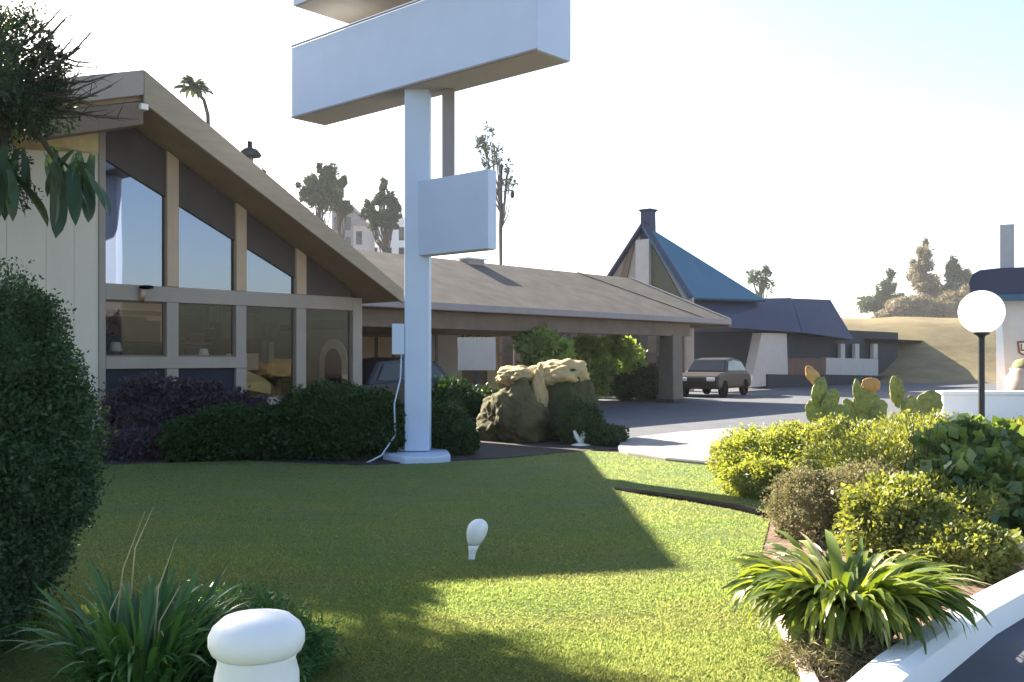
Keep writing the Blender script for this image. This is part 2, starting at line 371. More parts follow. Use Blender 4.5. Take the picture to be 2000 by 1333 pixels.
sheet('street', [(1.75, 4.35), (3.42, 6.22), (4.9, 7.4), (9.8, 11.8), (30, 9), (30, -8), (1.0, -8), (1.12, 3.2)], 0.008, 'asphalt', kind='structure')
# pale pavement tongue in front of the driveway
pv = [G(1420, 917), G(1300, 905), G(1225, 893), G(1207, 882), G(1212, 870), G(1245, 862), G(1330, 852), G(1420, 845)]
pv = [Vector((p.x, p.y, 0)) for p in pv] + [Vector((9, 18.2, 0)), Vector((9, 12.6, 0))]
mb = MB(); mb.prism([p - Vector((0, 0, .02)) for p in pv], (0, 0, 0.11)); mb.build('pavement', 'concrete', bevel=0.03, kind='structure')
# grass blades on the lawn (uncountable)
def inpoly(x, y, poly):
    c = np.zeros(len(x), bool); j = len(poly) - 1
    for i in range(len(poly)):
        xi, yi = poly[i]; xj, yj = poly[j]
        k = ((yi > y) != (yj > y)) & (x < (xj - xi) * (y - yi) / (yj - yi + 1e-12) + xi); c ^= k; j = i
    return c
n = 700000
y = 1 / RNG.uniform(1 / 16.0, 1 / 3.8, n); x = RNG.uniform(-0.57, 0.33, n) * y
k = inpoly(x, y, LAWN); x, y = x[k], y[k]; n = len(x)
hgt = RNG.uniform(0.006, 0.022, n) * (0.8 + 0.25 * np.sin(x * 2.1 + y * 1.3) * np.sin(y * 3.1 - x)); a = RNG.uniform(0, 2 * np.pi, n); wd = RNG.uniform(0.0018, 0.0036, n) * (0.6 + y / 9)
b = np.stack([x, y, np.full(n, 0.029)], 1); sd = np.stack([np.cos(a), np.sin(a), np.zeros(n)], 1) * wd[:, None]
tip = b + np.stack([RNG.normal(0, .014, n), RNG.normal(0, .014, n), hgt], 1)
npmesh('lawn_grass', np.stack([b - sd, b + sd, tip], 1), 3, 'grass', kind='stuff', label='short green grass covering the front lawn', cat='grass')

# white kerb beside the street, in two faces (rounded)
k0, k1, k2, k3 = Vector((1.02, 3.55, 0)), Vector((1.66, 4.42, 0)), Vector((3.33, 6.28, 0)), Vector((9.6, 12.0, 0))
mb = MB()
pts = [k0, k1, k1.lerp(k2, .5) + Vector((-.03, .03, 0)), k2, k3]
L_, R_ = [], []
for i, p in enumerate(pts):
    d = (pts[min(i + 1, 4)] - pts[max(i - 1, 0)]).normalized(); s = Vector((d.y, -d.x, 0))
    L_.append(p - s * .02); R_.append(p + s * .20)
for i in range(4):
    A, B, C, D_ = L_[i], L_[i + 1], R_[i + 1], R_[i]
    k = len(mb.v)
prof = []
for i in range(5):
    s = (R_[i] - L_[i]).normalized(); w = (R_[i] - L_[i]).length
    prof.append([L_[i], L_[i] + UP * .12, L_[i] + s * w * .08 + UP * .145, L_[i] + s * w * .6 + UP * .148, L_[i] + s * w * .85 + UP * .125, R_[i] + UP * .0])
vs = [p for r in prof for p in r]; fs = []
for i in range(4):
    for j in range(5): fs.append((i * 6 + j, i * 6 + j + 1, (i + 1) * 6 + j + 1, (i + 1) * 6 + j))
fs += [tuple(range(5, -1, -1)), tuple(range(24, 30))]
mb.add(vs, fs)
mb.build('kerb', 'white', smooth=False, loc=k1, label='white painted kerb between the garden bed and the street', cat='kerb')
# pink concrete edging of the bed
mb = MB(); e = [G(1503, 1195), G(1520, 1240), G(1545, 1295), G(1575, 1370)]
for i in range(3):
    d = e[i + 1] - e[i]; s = Vector((d.y, -d.x, 0)).normalized() * -.07
    mb.obox(e[i] + UP * .01, d, s, UP * .05)
mb.build('bed_edging', 'pinkedge', bevel=.008, label='pink concrete edging strip between lawn and garden bed', cat='edging', loc=e[0])
# dark drop edge of the lawn, its shade added as a black tube
e = [G(1150, 890), G(1175, 930), G(1203, 962), G(1255, 972), G(1340, 984), G(1430, 1000), G(1480, 1012), G(1508, 1022)]
e = e[2:]
mb = MB(); mb.tube([p + UP * .045 for p in e], [.02, .034, .036, .038, .036, .015], 8)
mb.build('drop_edge', 'black', smooth=True, loc=e[0], label='black tube standing for the dark drop edge across the sunlit lawn', cat='drop_edge')

# ================================================================== MOTEL RESTAURANT BUILDING
F0 = Vector((-6.78, 16.0, 0))
def W3(u, v, z): return F0 + DV * u + NV * v + UP * z
bld = thing('motel_building', 'low motel restaurant with tan gabled roof and tall sloped windows behind the hedges', 'building', F0)
RU, RZ, SL, SLL = 0.25, 5.62, 0.545, 0.30             # ridge position / height, slopes right and left
def zr(u): return RZ - (u - RU) * SL if u > RU else RZ - (RU - u) * SLL
def ubox(mb, u0, u1, v0, v1, z0, z1): return mb.obox(W3(u0, v0, z0), DV * (u1 - u0), NV * (v1 - v0), UP * (z1 - z0))
def uprism(mb, uz, v0, v1): return mb.prism([W3(u, v0, z) for u, z in uz], NV * (v1 - v0))
# left cream wall with board joints
mb = MB()
us = [-3.4, -2.75, -2.1, -1.45, -.86, -.42, -.02]
for a, b in zip(us[:-1], us[1:]): uprism(mb, [(a + .004, 0), (b - .004, 0), (b - .004, 4.86), (a + .004, 4.86)], -.2, 0)
ubox(mb, -3.4, -.02, -.22, -.012, 0, 4.86)
ubox(mb, -3.4, -3.2, -13.5, -.23, 0, 4.3)
mb.build('cream_wall', 'wallcream', bld)
mb = MB(); uprism(mb, [(-3.4, 4.862), (-.02, 4.862), (-.02, zr(-.02) - .02), (-3.4, zr(-3.4) - .02)], -.2, .012); mb.build('upper_wall', 'lit_upper_wall', bld)  # warm light on the upper wall, put into its yellow colour
mb = MB(); ubox(mb, -.02, .085, -.2, .03, 0, zr(0) - .03); mb.build('corner_board', 'trim', bld)
# frame: header, mullions, sill
mb = MB(); ubox(mb, .088, 5.23, -.14, .02, 2.47, 2.74); mb.build('header_beam', 'trim', bld, bevel=.01)
bays = [(.087, 1.17), (1.39, 2.53), (2.745, 3.85), (4.08, 5.23)]
for a, b in ((1.17, 1.39), (2.53, 2.745), (3.85, 4.08)):
    mb = MB(); uprism(mb, [(a, 2.742), (b, 2.742), (b, zr(b) - .02), (a, zr(a) - .02)], -.14, .035); mb.build('upper_mullion', 'mullion', bld, bevel=.008)
    mb = MB(); ubox(mb, a, b, -.14, .022, .35, 2.468); mb.build('mullion', 'trim', bld, bevel=.008)
mb = MB(); ubox(mb, 5.232, 5.47, -.16, .024, 0, zr(5.47) - .04); mb.build('end_post', 'trim', bld, bevel=.008)
mb = MB(); ubox(mb, .088, 2.743, -.12, .045, 1.32, 1.525); mb.build('sill', 'trim', bld, bevel=.01)
mb = MB(); ubox(mb, 2.747, 5.23, -.12, .03, .62, .75); mb.build('low_sill', 'trim', bld, bevel=.01)
mb = MB(); ubox(mb, .088, 5.23, -.22, -.02, 0.0, .35); mb.build('base_wall', 'stone', bld)
# dark gable band + glass
def zg(u): return 4.84 - .464 * u
for i, (a, b) in enumerate(bays):
    lo = max(zg(a), 2.742), max(zg(b), 2.742)
    mb = MB()
    pts = [(a + .002, lo[0]), (b - .002, lo[1]), (b - .002, zr(b) - .02)] + ([(RU, zr(RU) - .02)] if i == 0 else []) + [(a + .002, zr(a) - .02)]
    if i == 3: pts = [(a + .002, 2.742), (b - .002, 2.742), (b - .002, zr(b) - .02), (a + .002, zr(a) - .02)]
    uprism(mb, pts, -.10, -.03); mb.build('gable_panel', 'darkpanel', bld)
    if i < 3:
        mb = MB(); uprism(mb, [(a + .001, 2.742), (b - .001, 2.742), (b - .001, max(zg(b), 2.80)), (a + .001, zg(a))], -.075, -.065); mb.build('upper_window', 'winglass', bld)
    z0 = 1.525 if i < 2 else .75
    mb = MB(); uprism(mb, [(a + .001, z0), (b - .001, z0), (b - .001, 2.47), (a + .001, 2.47)], -.075, -.065); w = mb.build('window', 'lowglass', bld)
    mb = MB()
    for (p, q, r_, s_) in ((a + .001, a + .03, z0, 2.469), (b - .03, b - .001, z0, 2.469), (a + .031, b - .031, z0 + .001, z0 + .03), (a + .031, b - .031, 2.44, 2.469)): ubox(mb, p, q, -.10, -.05, r_, s_)
    mb.build('window_frame', 'beambrown', w)
# dark glass strip below the sill at the left bays
mb = MB(); ubox(mb, .09, 1.168, -.09, -.05, .35, 1.318); ubox(mb, 1.392, 2.528, -.09, -.05, .35, 1.318); mb.build('lower_panel', 'navywall', bld)
mb = MB(); ubox(mb, 2.747, 3.848, -.09, -.05, .35, .618); ubox(mb, 4.082, 5.228, -.09, -.05, .35, .618); mb.build('kick_panel', 'darkpanel', bld)
# roof
def roofslab(mb, u0, z0, u1, z1, v0, v1, th): return mb.prism([W3(u0, v0, z0), W3(u1, v0, z1), W3(u1, v0, z1 + th), W3(u0, v0, z0 + th)], NV * (v1 - v0))
EU, LU, FV, BV = 5.62, -5.2, 0.95, -14.0
mb = MB(); roofslab(mb, RU, RZ, EU, zr(EU), BV, FV - .05, .12); mb.build('right_soffit', 'soffit', bld)
mb = MB(); roofslab(mb, LU, zr(LU), RU - .001, RZ, BV, FV - .05, .12); mb.build('left_soffit', 'soffit', bld)
mb = MB(); roofslab(mb, RU, RZ + .122, EU + .12, zr(EU + .12) + .122, BV, FV, .14); mb.build('right_roof', 'roofing', bld)
mb = MB(); roofslab(mb, LU - .1, zr(LU - .1) + .122, RU - .001, RZ + .122, BV, FV, .14); mb.build('left_roof', 'roofing', bld)
mb = MB(); uprism(mb, [(RU, RZ - .06), (EU + .1, zr(EU + .1) - .03), (EU + .1, zr(EU + .1) + .24), (RU, RZ + .48)], FV + .002, FV + .07); mb.build('right_barge_board', 'barge', bld, bevel=.012)
mb = MB(); uprism(mb, [(LU, zr(LU) + .0), (RU - .002, RZ + .08), (RU - .002, RZ + .48), (LU, zr(LU) + .40)], FV + .002, FV + .065); mb.build('left_barge_board', 'trim', bld, bevel=.012)
mb = MB(); ubox(mb, RU - .06, RU + .06, FV - .6, FV + .09, RZ - .16, RZ - .07); mb.build('ridge_tail', 'shade', bld)
# big brown outlooker beam under the left slope
mb = MB(); uprism(mb, [(-1.35, zr(-1.35) - .40), (RU + .02, RZ - .38), (RU + .02, RZ - .01), (-1.35, zr(-1.35) - .01)], .55, FV + .001); mb.build('outlooker_beam', 'beambrown', bld, bevel=.01)
# eave fascia along right edge
mb = MB(); mb.obox(W3(EU + .122, BV, zr(EU + .12) + .02), NV * (FV - BV), DV * .03, UP * .24); mb.build('eave_fascia', 'barge', bld)
# side/back walls of the room
mb = MB(); ubox(mb, 5.25, 5.45, -12, -.17, 0, 2.66); mb.build('side_wall', 'trim', bld)
# back wall of the room with openings at the left, inner partitions
BVW = -6.2
mb = MB()
ubox(mb, -3.2, -2.2, BVW - .2, BVW, 0, 4.4); ubox(mb, -2.2, 5.25, BVW - .2, BVW, 0, .9)
ubox(mb, -2.2, 1.2, BVW - .2, BVW, .9, 4.6); ubox(mb, 1.2, 5.25, BVW - .2, BVW, 2.5, 4.2)
mb.build('room_back_wall', 'roomwall', bld)
mb = MB(); ubox(mb, -3.2, 5.25, -6.19, -.23, 0.01, .06); mb.build('room_floor', 'roomwall', bld)
mb = MB(); ubox(mb, -.02, 5.24, -6.19, -.24, 2.62, 2.70); mb.build('room_ceiling', 'roomwall', bld)
mb = MB(); mb.obox(W3(1.27, -.25, .06), W3(2.62, -2.9, 0) - W3(1.27, -.25, 0), DV * .06, UP * 2.55); mb.build('room_partition', 'roomwall', bld)
# cream inner wall behind the first window, pierced by an arched opening
PV = F0 - NV * 2.6
def ip(px, py): return PL(px, py, PV, DV)
def iu(px): return (ip(px, 700) - F0).dot(DV)
def iz(px, py): return ip(px, py).z
a0, a1, zs = iu(207), iu(236), iz(222, 660); zt_ = iz(222, 628)
mb = MB(); ubox(mb, -3.0, a0, -2.7, -2.6, .06, 2.25); ubox(mb, a1, 2.44, -2.7, -2.6, .06, 2.25)
ubox(mb, a0, a1, -2.7, -2.6, .06, iz(222, 705)); cu_, ru_ = (a0 + a1) / 2, (a1 - a0) / 2
arc = [(cu_ - ru_ * math.cos(q_), zs + (zt_ - zs) * math.sin(q_)) for q_ in np.linspace(0, math.pi, 11)]
for (u0_, z0_), (u1_, z1_) in zip(arc[:-1], arc[1:]): uprism(mb, [(u0_, z0_), (u1_, z1_), (u1_, 2.25), (u0_, 2.25)], -2.7, -2.6)
mb.build('arched_inner_wall', 'roomwall', bld)
mb = MB()
for q_ in (.33, .66): ubox(mb, a0 + (a1 - a0) * q_ - .01, a0 + (a1 - a0) * q_ + .01, -2.66, -2.64, iz(222, 704), zs + .1)
ubox(mb, a0, a1, -2.66, -2.64, zs - .012, zs + .012); mb.build('arch_glazing_bars', 'shade', bld)
# timber panelled inner wall behind the other windows
mb = MB(); ubox(mb, 2.7, 5.24, -2.9, -2.8, .06, 2.61); mb.build('panelled_inner_wall', 'beambrown', bld)
rs = random.Random(5); u_ = 2.72
while u_ < 5.1:
    w_ = rs.uniform(.22, .5); z_ = 1.0
    while z_ < 2.4:
        h_ = rs.uniform(.2, .55); mb = MB(); ubox(mb, u_, min(u_ + w_ - .03, 5.2), -2.798, -2.798 + rs.uniform(.02, .25), z_, min(z_ + h_ - .03, 2.58))
        mb.build('wall_panel', rs.choice(['roomdark', 'maroon', 'darkpanel', 'soffit', 'beambrown', 'roomgrey', 'roomwall']), bld); z_ += h_
    u_ += w_
# furniture behind the glass
t = thing('sideboard', 'dark timber sideboard seen through the second window', 'cabinet', W3(2.0, -2.4, .06))
mb = MB(); ubox(mb, 1.5, 3.4, -2.8, -2.3, .06, 1.75); mb.build('body', 'roomdark', t, bevel=.02)
mb = MB(); ubox(mb, 1.5, 3.4, -2.8, -2.25, 1.78, 1.82); mb.build('top', 'beambrown', t)
for k in range(3):
    mb = MB(); ubox(mb, 1.56 + k * .62, 2.1 + k * .62, -2.298, -2.28, .9, 1.7); mb.build('door', 'darkpanel', t)
t = thing('booth_seat', 'grey upholstered booth behind the leftmost restaurant window', 'seat', W3(.5, -1.6, .06))
mb = MB(); ubox(mb, .25, 1.2, -1.9, -1.75, .06, 1.95); mb.build('backrest', 'roomgrey', t, bevel=.05)
mb = MB(); ubox(mb, .25, 1.2, -1.74, -1.25, .06, .5); mb.build('seat', 'roomgrey', t, bevel=.05)
def table_lamp(u, v, z, label, s=1.0):
    c = W3(u, v, z); t = thing('table_lamp', label, 'lamp', c, 'lamps and cloths inside the restaurant')
    mb = MB(); mb.lathe(c, [(.09 * s, 0), (.09 * s, .02), (.02 * s, .04), (.045 * s, .12), (.015 * s, .22)], 14); mb.build('base', 'chrome', t, True)
    mb = MB(); mb.lathe(c + UP * .22, [(.15 * s, 0), (.09 * s, .2 * s)], 18); mb.build('lamp_shade', 'shade', t, True)
table_lamp(.62, -.75, 1.40, 'white shaded table lamp behind the leftmost window', .8)
table_lamp(2.35, -.8, 1.32, 'white shaded table lamp at the right side of the second window', .7)
t = thing('dining_table', 'white clothed table behind the leftmost restaurant window', 'table', W3(.55, -.7, .06))
mb = MB(); ubox(mb, .25, 1.05, -1.1, -.4, 1.36, 1.40); mb.build('tabletop', 'shade', t, bevel=.01)
for a, b in ((.3, -1.05), (1.0, -1.05), (.3, -.45), (1.0, -.45)):
    mb = MB(); ubox(mb, a - .02, a + .02, b - .02, b + .02, .06, 1.36); mb.build('leg', 'roomdark', t)
t = thing('dining_table', 'small dark table with a white napkin behind the second window', 'table', W3(2.1, -.8, .06))
mb = MB(); ubox(mb, 1.6, 2.5, -1.1, -.5, 1.28, 1.318); mb.build('tabletop', 'roomdark', t, bevel=.01)
mb = MB(); ubox(mb, 2.0, 2.1, -.85, -.75, .06, 1.28); mb.build('pedestal', 'roomdark', t)
mb = MB(); mb.prism([W3(1.85, -.65, 1.32), W3(2.02, -.65, 1.32), W3(2.0, -.62, 1.46), W3(1.97, -.62, 1.56)], NV * .02); mb.build('napkin', 'shade', t)
t = thing('leaning_board', 'yellow board with a sloped top behind the third window', 'board', W3(3.0, -.5, .75))
mb = MB(); uprism(mb, [(2.80, .95), (3.62, .80), (3.62, 1.0), (3.45, 1.12), (2.80, 1.38)], -.55, -.50); mb.build('panel', 'yellow', t)
mb = MB(); ubox(mb, 2.80, 3.62, -.49, -.40, .75, .79); mb.build('foot', 'roomdark', t)
t = thing('arched_doorway', 'dark arched door in a pale surround behind the fourth window', 'door', W3(5.2, -.62, .06))
def vprism(mb, vz, u0, u1): return mb.prism([W3(u0, v, z) for v, z in vz], DV * (u1 - u0))
def archpts(c_, hw, zs_, rise): return [(c_ - hw, .06), (c_ - hw, zs_)] + [(c_ - hw * math.cos(q), zs_ + rise * math.sin(q)) for q in np.linspace(.2, math.pi - .2, 9)] + [(c_ + hw, zs_), (c_ + hw, .06)]
mb = MB(); vprism(mb, archpts(-.62, .46, 1.42, .48), 5.248, 5.21); mb.build('surround', 'roomwall', t)
mb = MB(); vprism(mb, archpts(-.60, .28, 1.36, .34), 5.208, 5.19); mb.build('door_leaf', 'maroon', t)
t = thing('picture', 'small pale framed picture on the wall behind the fourth window', 'picture', W3(5.23, -1.7, 1.6))
mb = MB(); mb.obox(W3(5.248, -1.85, 1.45), NV * .3, DV * -.03, UP * .42); mb.build('frame', 'maroon', t)
mb = MB(); mb.obox(W3(5.216, -1.82, 1.48), NV * .24, DV * -.006, UP * .36); mb.build('print', 'greywall', t)
mb = MB(); mb.obox(W3(5.248, -2.5, .06), NV * 1.3, DV * -.04, UP * .95); mb.build('wainscot', 'maroon', bld)
mb = MB(); mb.obox(W3(5.248, -2.5, 2.1), NV * 2.3, DV * -.04, UP * .2); mb.build('valance', 'beambrown', bld)
t = thing('wall_cabinet', 'dark brown wall cabinet seen in the third window', 'cabinet', W3(3.6, -2.0, 1.6))
mb = MB(); ubox(mb, 3.45, 4.4, -2.29, -2.0, .06, 2.6); mb.build('body', 'maroon', t, bevel=.02)
for k in range(2):
    mb = MB(); ubox(mb, 3.5 + .45 * k, 3.92 + .45 * k, -1.998, -1.98, 1.9, 2.45); mb.build('door', 'roomdark', t)
mb = MB(); ubox(mb, 3.55, 4.3, -1.998, -1.97, 1.25, 1.6); mb.build('back_panel', 'roomwall', t)
# wall lamp on the header
c = W3(.72, .03, 2.62); t = thing('wall_lamp', 'small dark wall lamp on the beam above the first window', 'lamp', c)
mb = MB(); mb.tube([W3(.70, .02, 2.50), W3(.70, .10, 2.58), W3(.70, .12, 2.66)], [.05, .05, .045], 10); mb.build('body', 'mullion', t, True)
mb = MB(); mb.lump(W3(.74, .14, 2.70), (.13, .08, .035), .1); mb.build('hood', 'black', t, True)

# ------------------------------------------------------------------ roof fittings seen over the main roof
def vent(px, py, D, label, s=1.0):
    c = P(px, py, D); t = thing('roof_vent', label, 'vent', c, 'vents on the motel roof')
    mb = MB(); mb.lathe(c - UP * .9, [(.10 * s, 0), (.10 * s, .9)], 12); mb.build('pipe', 'greypost', t, True)
    mb = MB(); mb.lathe(c, [(.06 * s, -.06 * s), (.28 * s, -.02 * s), (.3 * s, .04 * s), (.2 * s, .16 * s), (.08 * s, .2 * s), (.07 * s, .36 * s), (.03 * s, .37 * s)], 16); mb.build('cowl', 'darkmetal', t, True)
vent(487, 305, 19.5, 'dark turbine roof vent above the sloped roof edge', .8)
vent(513, 337, 20.0, 'small low vent further down the sloped roof edge', .28)

# ================================================================== ENTRANCE CANOPY (porte cochere)
E0 = Vector((-1.94, 23.75, 0))                      # a point under the near eave
def K3(u, v, z): return E0 + DV * u + NV * v + UP * z    # u along eave, v towards the viewer
can = thing('entrance_canopy', 'wide taupe hipped canopy over the motel driveway on thick square posts', 'canopy', K3(6, -4, 0))
EA, EB, EZ, RZ2 = -5.6, 14.3, 2.74, 4.40
q = {'a': K3(EA, 0, EZ), 'b': K3(EB, 0, EZ), 'c': K3(EB, -8, EZ), 'd': K3(EA, -8, EZ), 'r0': K3(EA, -4, RZ2), 'r1': K3(EB - .4, -4, RZ2)}
mb = MB(); th = UP * .10
def roofplane(mb, pts, th):
    return mb.prism(pts, th)
for nm, pts in (('near_roof_slope', ('a', 'b', 'r1', 'r0')), ('hip_end', ('b', 'c', 'r1')), ('far_roof_slope', ('c', 'd', 'r0', 'r1'))):
    mb = MB(); mb.prism([q[p] + UP * .02 for p in pts], UP * .1); mb.build(nm, 'roofing', can)
for a, b in (('b', 'r1'), ('c', 'r1')):
    mb = MB(); d = q[b] - q[a]; s = d.cross(UP).normalized() * .07; mb.obox(q[a] + UP * .115 - s, d, s * 2, UP * .05); mb.build('hip_cap', 'trim', can)
mb = MB(); mb.obox(K3(EA, 0.003, EZ - .05), DV * (EB - EA + .04), NV * .05, UP * .18); mb.build('near_fascia', 'greypost', can, bevel=.01)
mb = MB(); mb.obox(K3(EB + .003, -8, EZ - .14), NV * 8, DV * .05, UP * .27); mb.build('end_fascia', 'trim', can, bevel=.01)
mb = MB(); mb.prism([K3(EA, -.01, EZ - .06), K3(EB, -.01, EZ - .06), K3(EB, -7.9, EZ - .06), K3(EA, -7.9, EZ - .06)], UP * .05); mb.build('soffit', 'soffit', can)
mb = MB(); mb.obox(K3(EA, -.75, EZ - .50), DV * (EB - EA - 1.9), NV * .32, UP * .435); mb.build('near_beam', 'beambrown', can, bevel=.01)
mb = MB(); mb.obox(K3(EA, -7.4, EZ - .42), DV * (EB - EA - 1.9), NV * .32, UP * .355); mb.build('far_beam', 'beambrown', can, bevel=.01)
for u, v in ((11.25, -.98), (11.25, -7.6)):
    mb = MB(); b = K3(u, v, 0); w = .62
    lo = [b, b + DV * w, b + DV * w + NV * w, b + NV * w]; cc = b + (DV + NV) * w / 2
    hi = [cc + (p - cc) * .86 + UP * 2.31 for p in lo]
    mb.add(lo + hi, [(3, 2, 1, 0), (4, 5, 6, 7), (0, 1, 5, 4), (1, 2, 6, 5), (2, 3, 7, 6), (3, 0, 4, 7)]); mb.build('post', 'postpaint' if v > -2 else 'beambrown', can, bevel=.03)
    mb = MB(); mb.obox(b - (DV + NV) * .06, DV * (w + .12), NV * (w + .12), UP * .14); mb.build('post_base', 'stone', can, bevel=.02)
a = K3(10.7, -4, RZ2); b = K3(12.6, 0, EZ)
mb = MB(); mb.obox(a + UP * .119, b - a, DV * .09, UP * .03); mb.build('roof_joint', 'beambrown', can)
# little white vents on canopy ridge
t = thing('roof_vent', 'small white box vent on the canopy ridge beside the sign', 'vent', K3(4.2, -3.6, 4.3), 'vents on the motel roof')
c = PL(915, 512, K3(0, -3.7, 0), DV)
mb = MB(); mb.obox(c - UP * .35, DV * .7, NV * -.4, UP * .45); mb.build('body', 'trim', t)
mb = MB(); mb.obox(c + UP * .102 - DV * .05 + NV * .05, DV * .8, NV * -.5, UP * .05); mb.build('cap', 'white', t)

# lobby wall behind the canopy
lob = thing('lobby_wall', 'brown timber lobby front with a pale window under the canopy', 'wall', K3(0, -7, 0))
def lb(name, u0, u1, v0, v1, z0, z1, m, par=None, bevel=0):
    mb = MB(); mb.obox(K3(u0, v0, z0), DV * (u1 - u0), NV * (v1 - v0), UP * (z1 - z0)); return mb.build(name, m, par or lob, bevel=bevel)
lb('wall', -5.5, 10.4, -7.7, -7.5, 0, 2.7, 'beambrown'); lb('window', 6.0, 8.4, -7.498, -7.46, .5, 2.35, 'greywall'); lb('window_post', 7.1, 7.2, -7.458, -7.43, .5, 2.35, 'roomgrey'); lb('timber_panel', 9.7, 10.3, -7.498, -7.43, .05, 2.5, 'mullion')
lb('window', -1.6, .9, -7.498, -7.46, .9, 2.2, 'greywall'); lb('door', 1.2, 2.3, -7.498, -7.44, .05, 2.15, 'roomgrey')
for k in range(4): lb('panel', 3.0 + .75 * k, 3.6 + .75 * k, -7.498, -7.45, .1, 2.2, 'mullion')
mb = MB()                                          # gold fretwork above the notice board
for k in range(4):
    u = 8.5 + k * .5
    for a, b, c_, d_ in ((0, .42, 0, .07), (0, .07, .08, .55), (.16, .42, .2, .27), (.35, .42, .28, .55), (.16, .34, .48, .55)): mb.obox(K3(u + a, -7.44, 2.02 + c_), DV * (b - a), NV * (.03 if k else .035), UP * (d_ - c_))
mb.build('fretwork', 'yellow', lob)
# dark timber screen at the far side of the driveway
scr = thing('timber_screen', 'dark timber fence behind the driveway under the canopy', 'fence', (3, 41, 0))
for k in range(26):
    a = -2.2 + k * .36
    mb = MB(); mb.box(a, a + .36, 41 + .004 * (k % 2), 41.04 + .004 * (k % 2), .05, 2.72 + .05 * math.sin(k * 2.1)); mb.build('board', ('roomdark', 'beambrown', 'darkpanel')[k % 3], scr)
mb = MB(); mb.box(-2.2, 7.1, 40.92, 40.998, .15, .3); mb.box(-2.2, 7.1, 40.92, 40.998, 1.6, 1.74); mb.build('rail', 'roomdark', scr)
for k, (x_, y_, lab) in enumerate(((5.35, 38.6, 'dark oil drum shaped bin left of the canopy post'), (4.6, 39.2, 'second dark bin further left of the canopy post'))):
    tb = thing('bin', lab, 'bin', (x_, y_, 0), 'bins under the canopy')
    mb = MB(); mb.lathe((x_, y_, 0), [(.27, 0), (.30, .1), (.32, .85 + .15 * k)], 20); mb.build('body', 'black', tb, True)
    mb = MB(); mb.lathe((x_, y_, .852 + .15 * k), [(.34, 0), (.34, .05), (.2, .16), (.05, .2)], 20); mb.build('lid', 'darkmetal', tb, True)
# white notice board on a post
c = P(931, 692, 21.5)
t = thing('notice_board', 'blank pale square board on a post left of the boulders', 'sign', (c.x, c.y, 0))
mb = MB(); x0 = P(894, 724, 21.5); x1 = P(968, 660, 21.5)
mb.box(x0.x, x1.x, 21.5, 21.56, x0.z, x1.z); mb.build('panel', 'greywall', t, bevel=.01)
mb = MB(); mb.box(c.x - .05, c.x + .05, 21.565, 21.64, 0, x1.z - .1); mb.build('post', 'darkmetal', t)

# ================================================================== PYLON SIGN
PB = Vector((-1.41, 14.6, 0))
SD = Vector((0.743, -0.669, 0)).normalized(); SN = Vector((-.669, -.743, 0)).normalized() * -1   # along sign towards viewer-right; away from viewer
sg = thing('pylon_sign', 'tall blank white pylon sign with a long box on top and a smaller panel below', 'sign', PB)
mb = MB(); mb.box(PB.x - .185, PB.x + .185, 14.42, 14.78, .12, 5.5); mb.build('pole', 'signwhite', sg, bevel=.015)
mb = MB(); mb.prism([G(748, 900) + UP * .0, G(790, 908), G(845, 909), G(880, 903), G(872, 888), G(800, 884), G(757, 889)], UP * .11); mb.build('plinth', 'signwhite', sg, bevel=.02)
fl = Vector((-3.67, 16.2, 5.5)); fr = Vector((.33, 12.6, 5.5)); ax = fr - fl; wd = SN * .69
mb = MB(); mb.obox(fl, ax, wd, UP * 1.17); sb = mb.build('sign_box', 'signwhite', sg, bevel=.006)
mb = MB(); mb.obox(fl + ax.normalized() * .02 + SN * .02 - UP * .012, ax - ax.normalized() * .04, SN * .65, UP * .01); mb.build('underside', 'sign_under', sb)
mb = MB()
for z in (5.488, 6.672): mb.obox(fl - SN * .012 + UP * (z - 5.5), ax, SN * .011, UP * .03)
mb.build('edge_trim', 'greypost', sb)
# upper sign box
c = P(572, 12, 15.6); uz = c.z
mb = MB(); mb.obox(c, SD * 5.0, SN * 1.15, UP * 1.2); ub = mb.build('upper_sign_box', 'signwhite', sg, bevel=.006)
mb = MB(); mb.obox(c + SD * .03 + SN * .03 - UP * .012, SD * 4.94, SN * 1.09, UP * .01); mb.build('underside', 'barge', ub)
c2 = PL(820, 20, fl, SD)
mb = MB(); mb.obox(Vector((c2.x, c2.y, 6.66)) + SN * .2, SD * .3, SN * .25, UP * (uz - 6.66)); mb.build('upper_post', 'greypost', sg)
# smaller panel below
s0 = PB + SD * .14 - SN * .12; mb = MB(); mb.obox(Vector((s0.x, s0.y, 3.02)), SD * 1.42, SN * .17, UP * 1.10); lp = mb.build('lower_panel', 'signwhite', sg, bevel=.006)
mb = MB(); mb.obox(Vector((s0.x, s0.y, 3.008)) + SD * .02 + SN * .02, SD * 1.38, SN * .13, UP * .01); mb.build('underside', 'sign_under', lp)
hp = PL(876, 300, PB + SN * .22, SD)
mb = MB(); mb.box(hp.x - .09, hp.x + .09, hp.y - .09, hp.y + .09, 4.0, 5.49); mb.build('hanger_post', 'greypost', sg, bevel=.01)
a = P(840, 352, 14.42)
mb = MB(); mb.tube([a, P(905, 343, 14.0), P(945, 335, 13.7), P(976, 316, 13.5)], .012, 6); mb.build('bracket_rod', 'greypost', sg, True)
jb = P(782, 662, 14.4)
mb = MB(); mb.box(P(766, 0, 14.4).x, PB.x - .187, 14.36, 14.55, P(0, 693, 14.4).z, P(0, 633, 14.4).z); mb.build('junction_box', 'signwhite', sg, bevel=.01)
mb = MB(); mb.tube([P(784, 693, 14.4), P(782, 740, 14.4), P(770, 790, 14.3), P(772, 850, 14.2), P(745, 890, 14.0), P(700, 913, 13.7)], .012, 6); mb.build('cable', 'signwhite', sg, True)

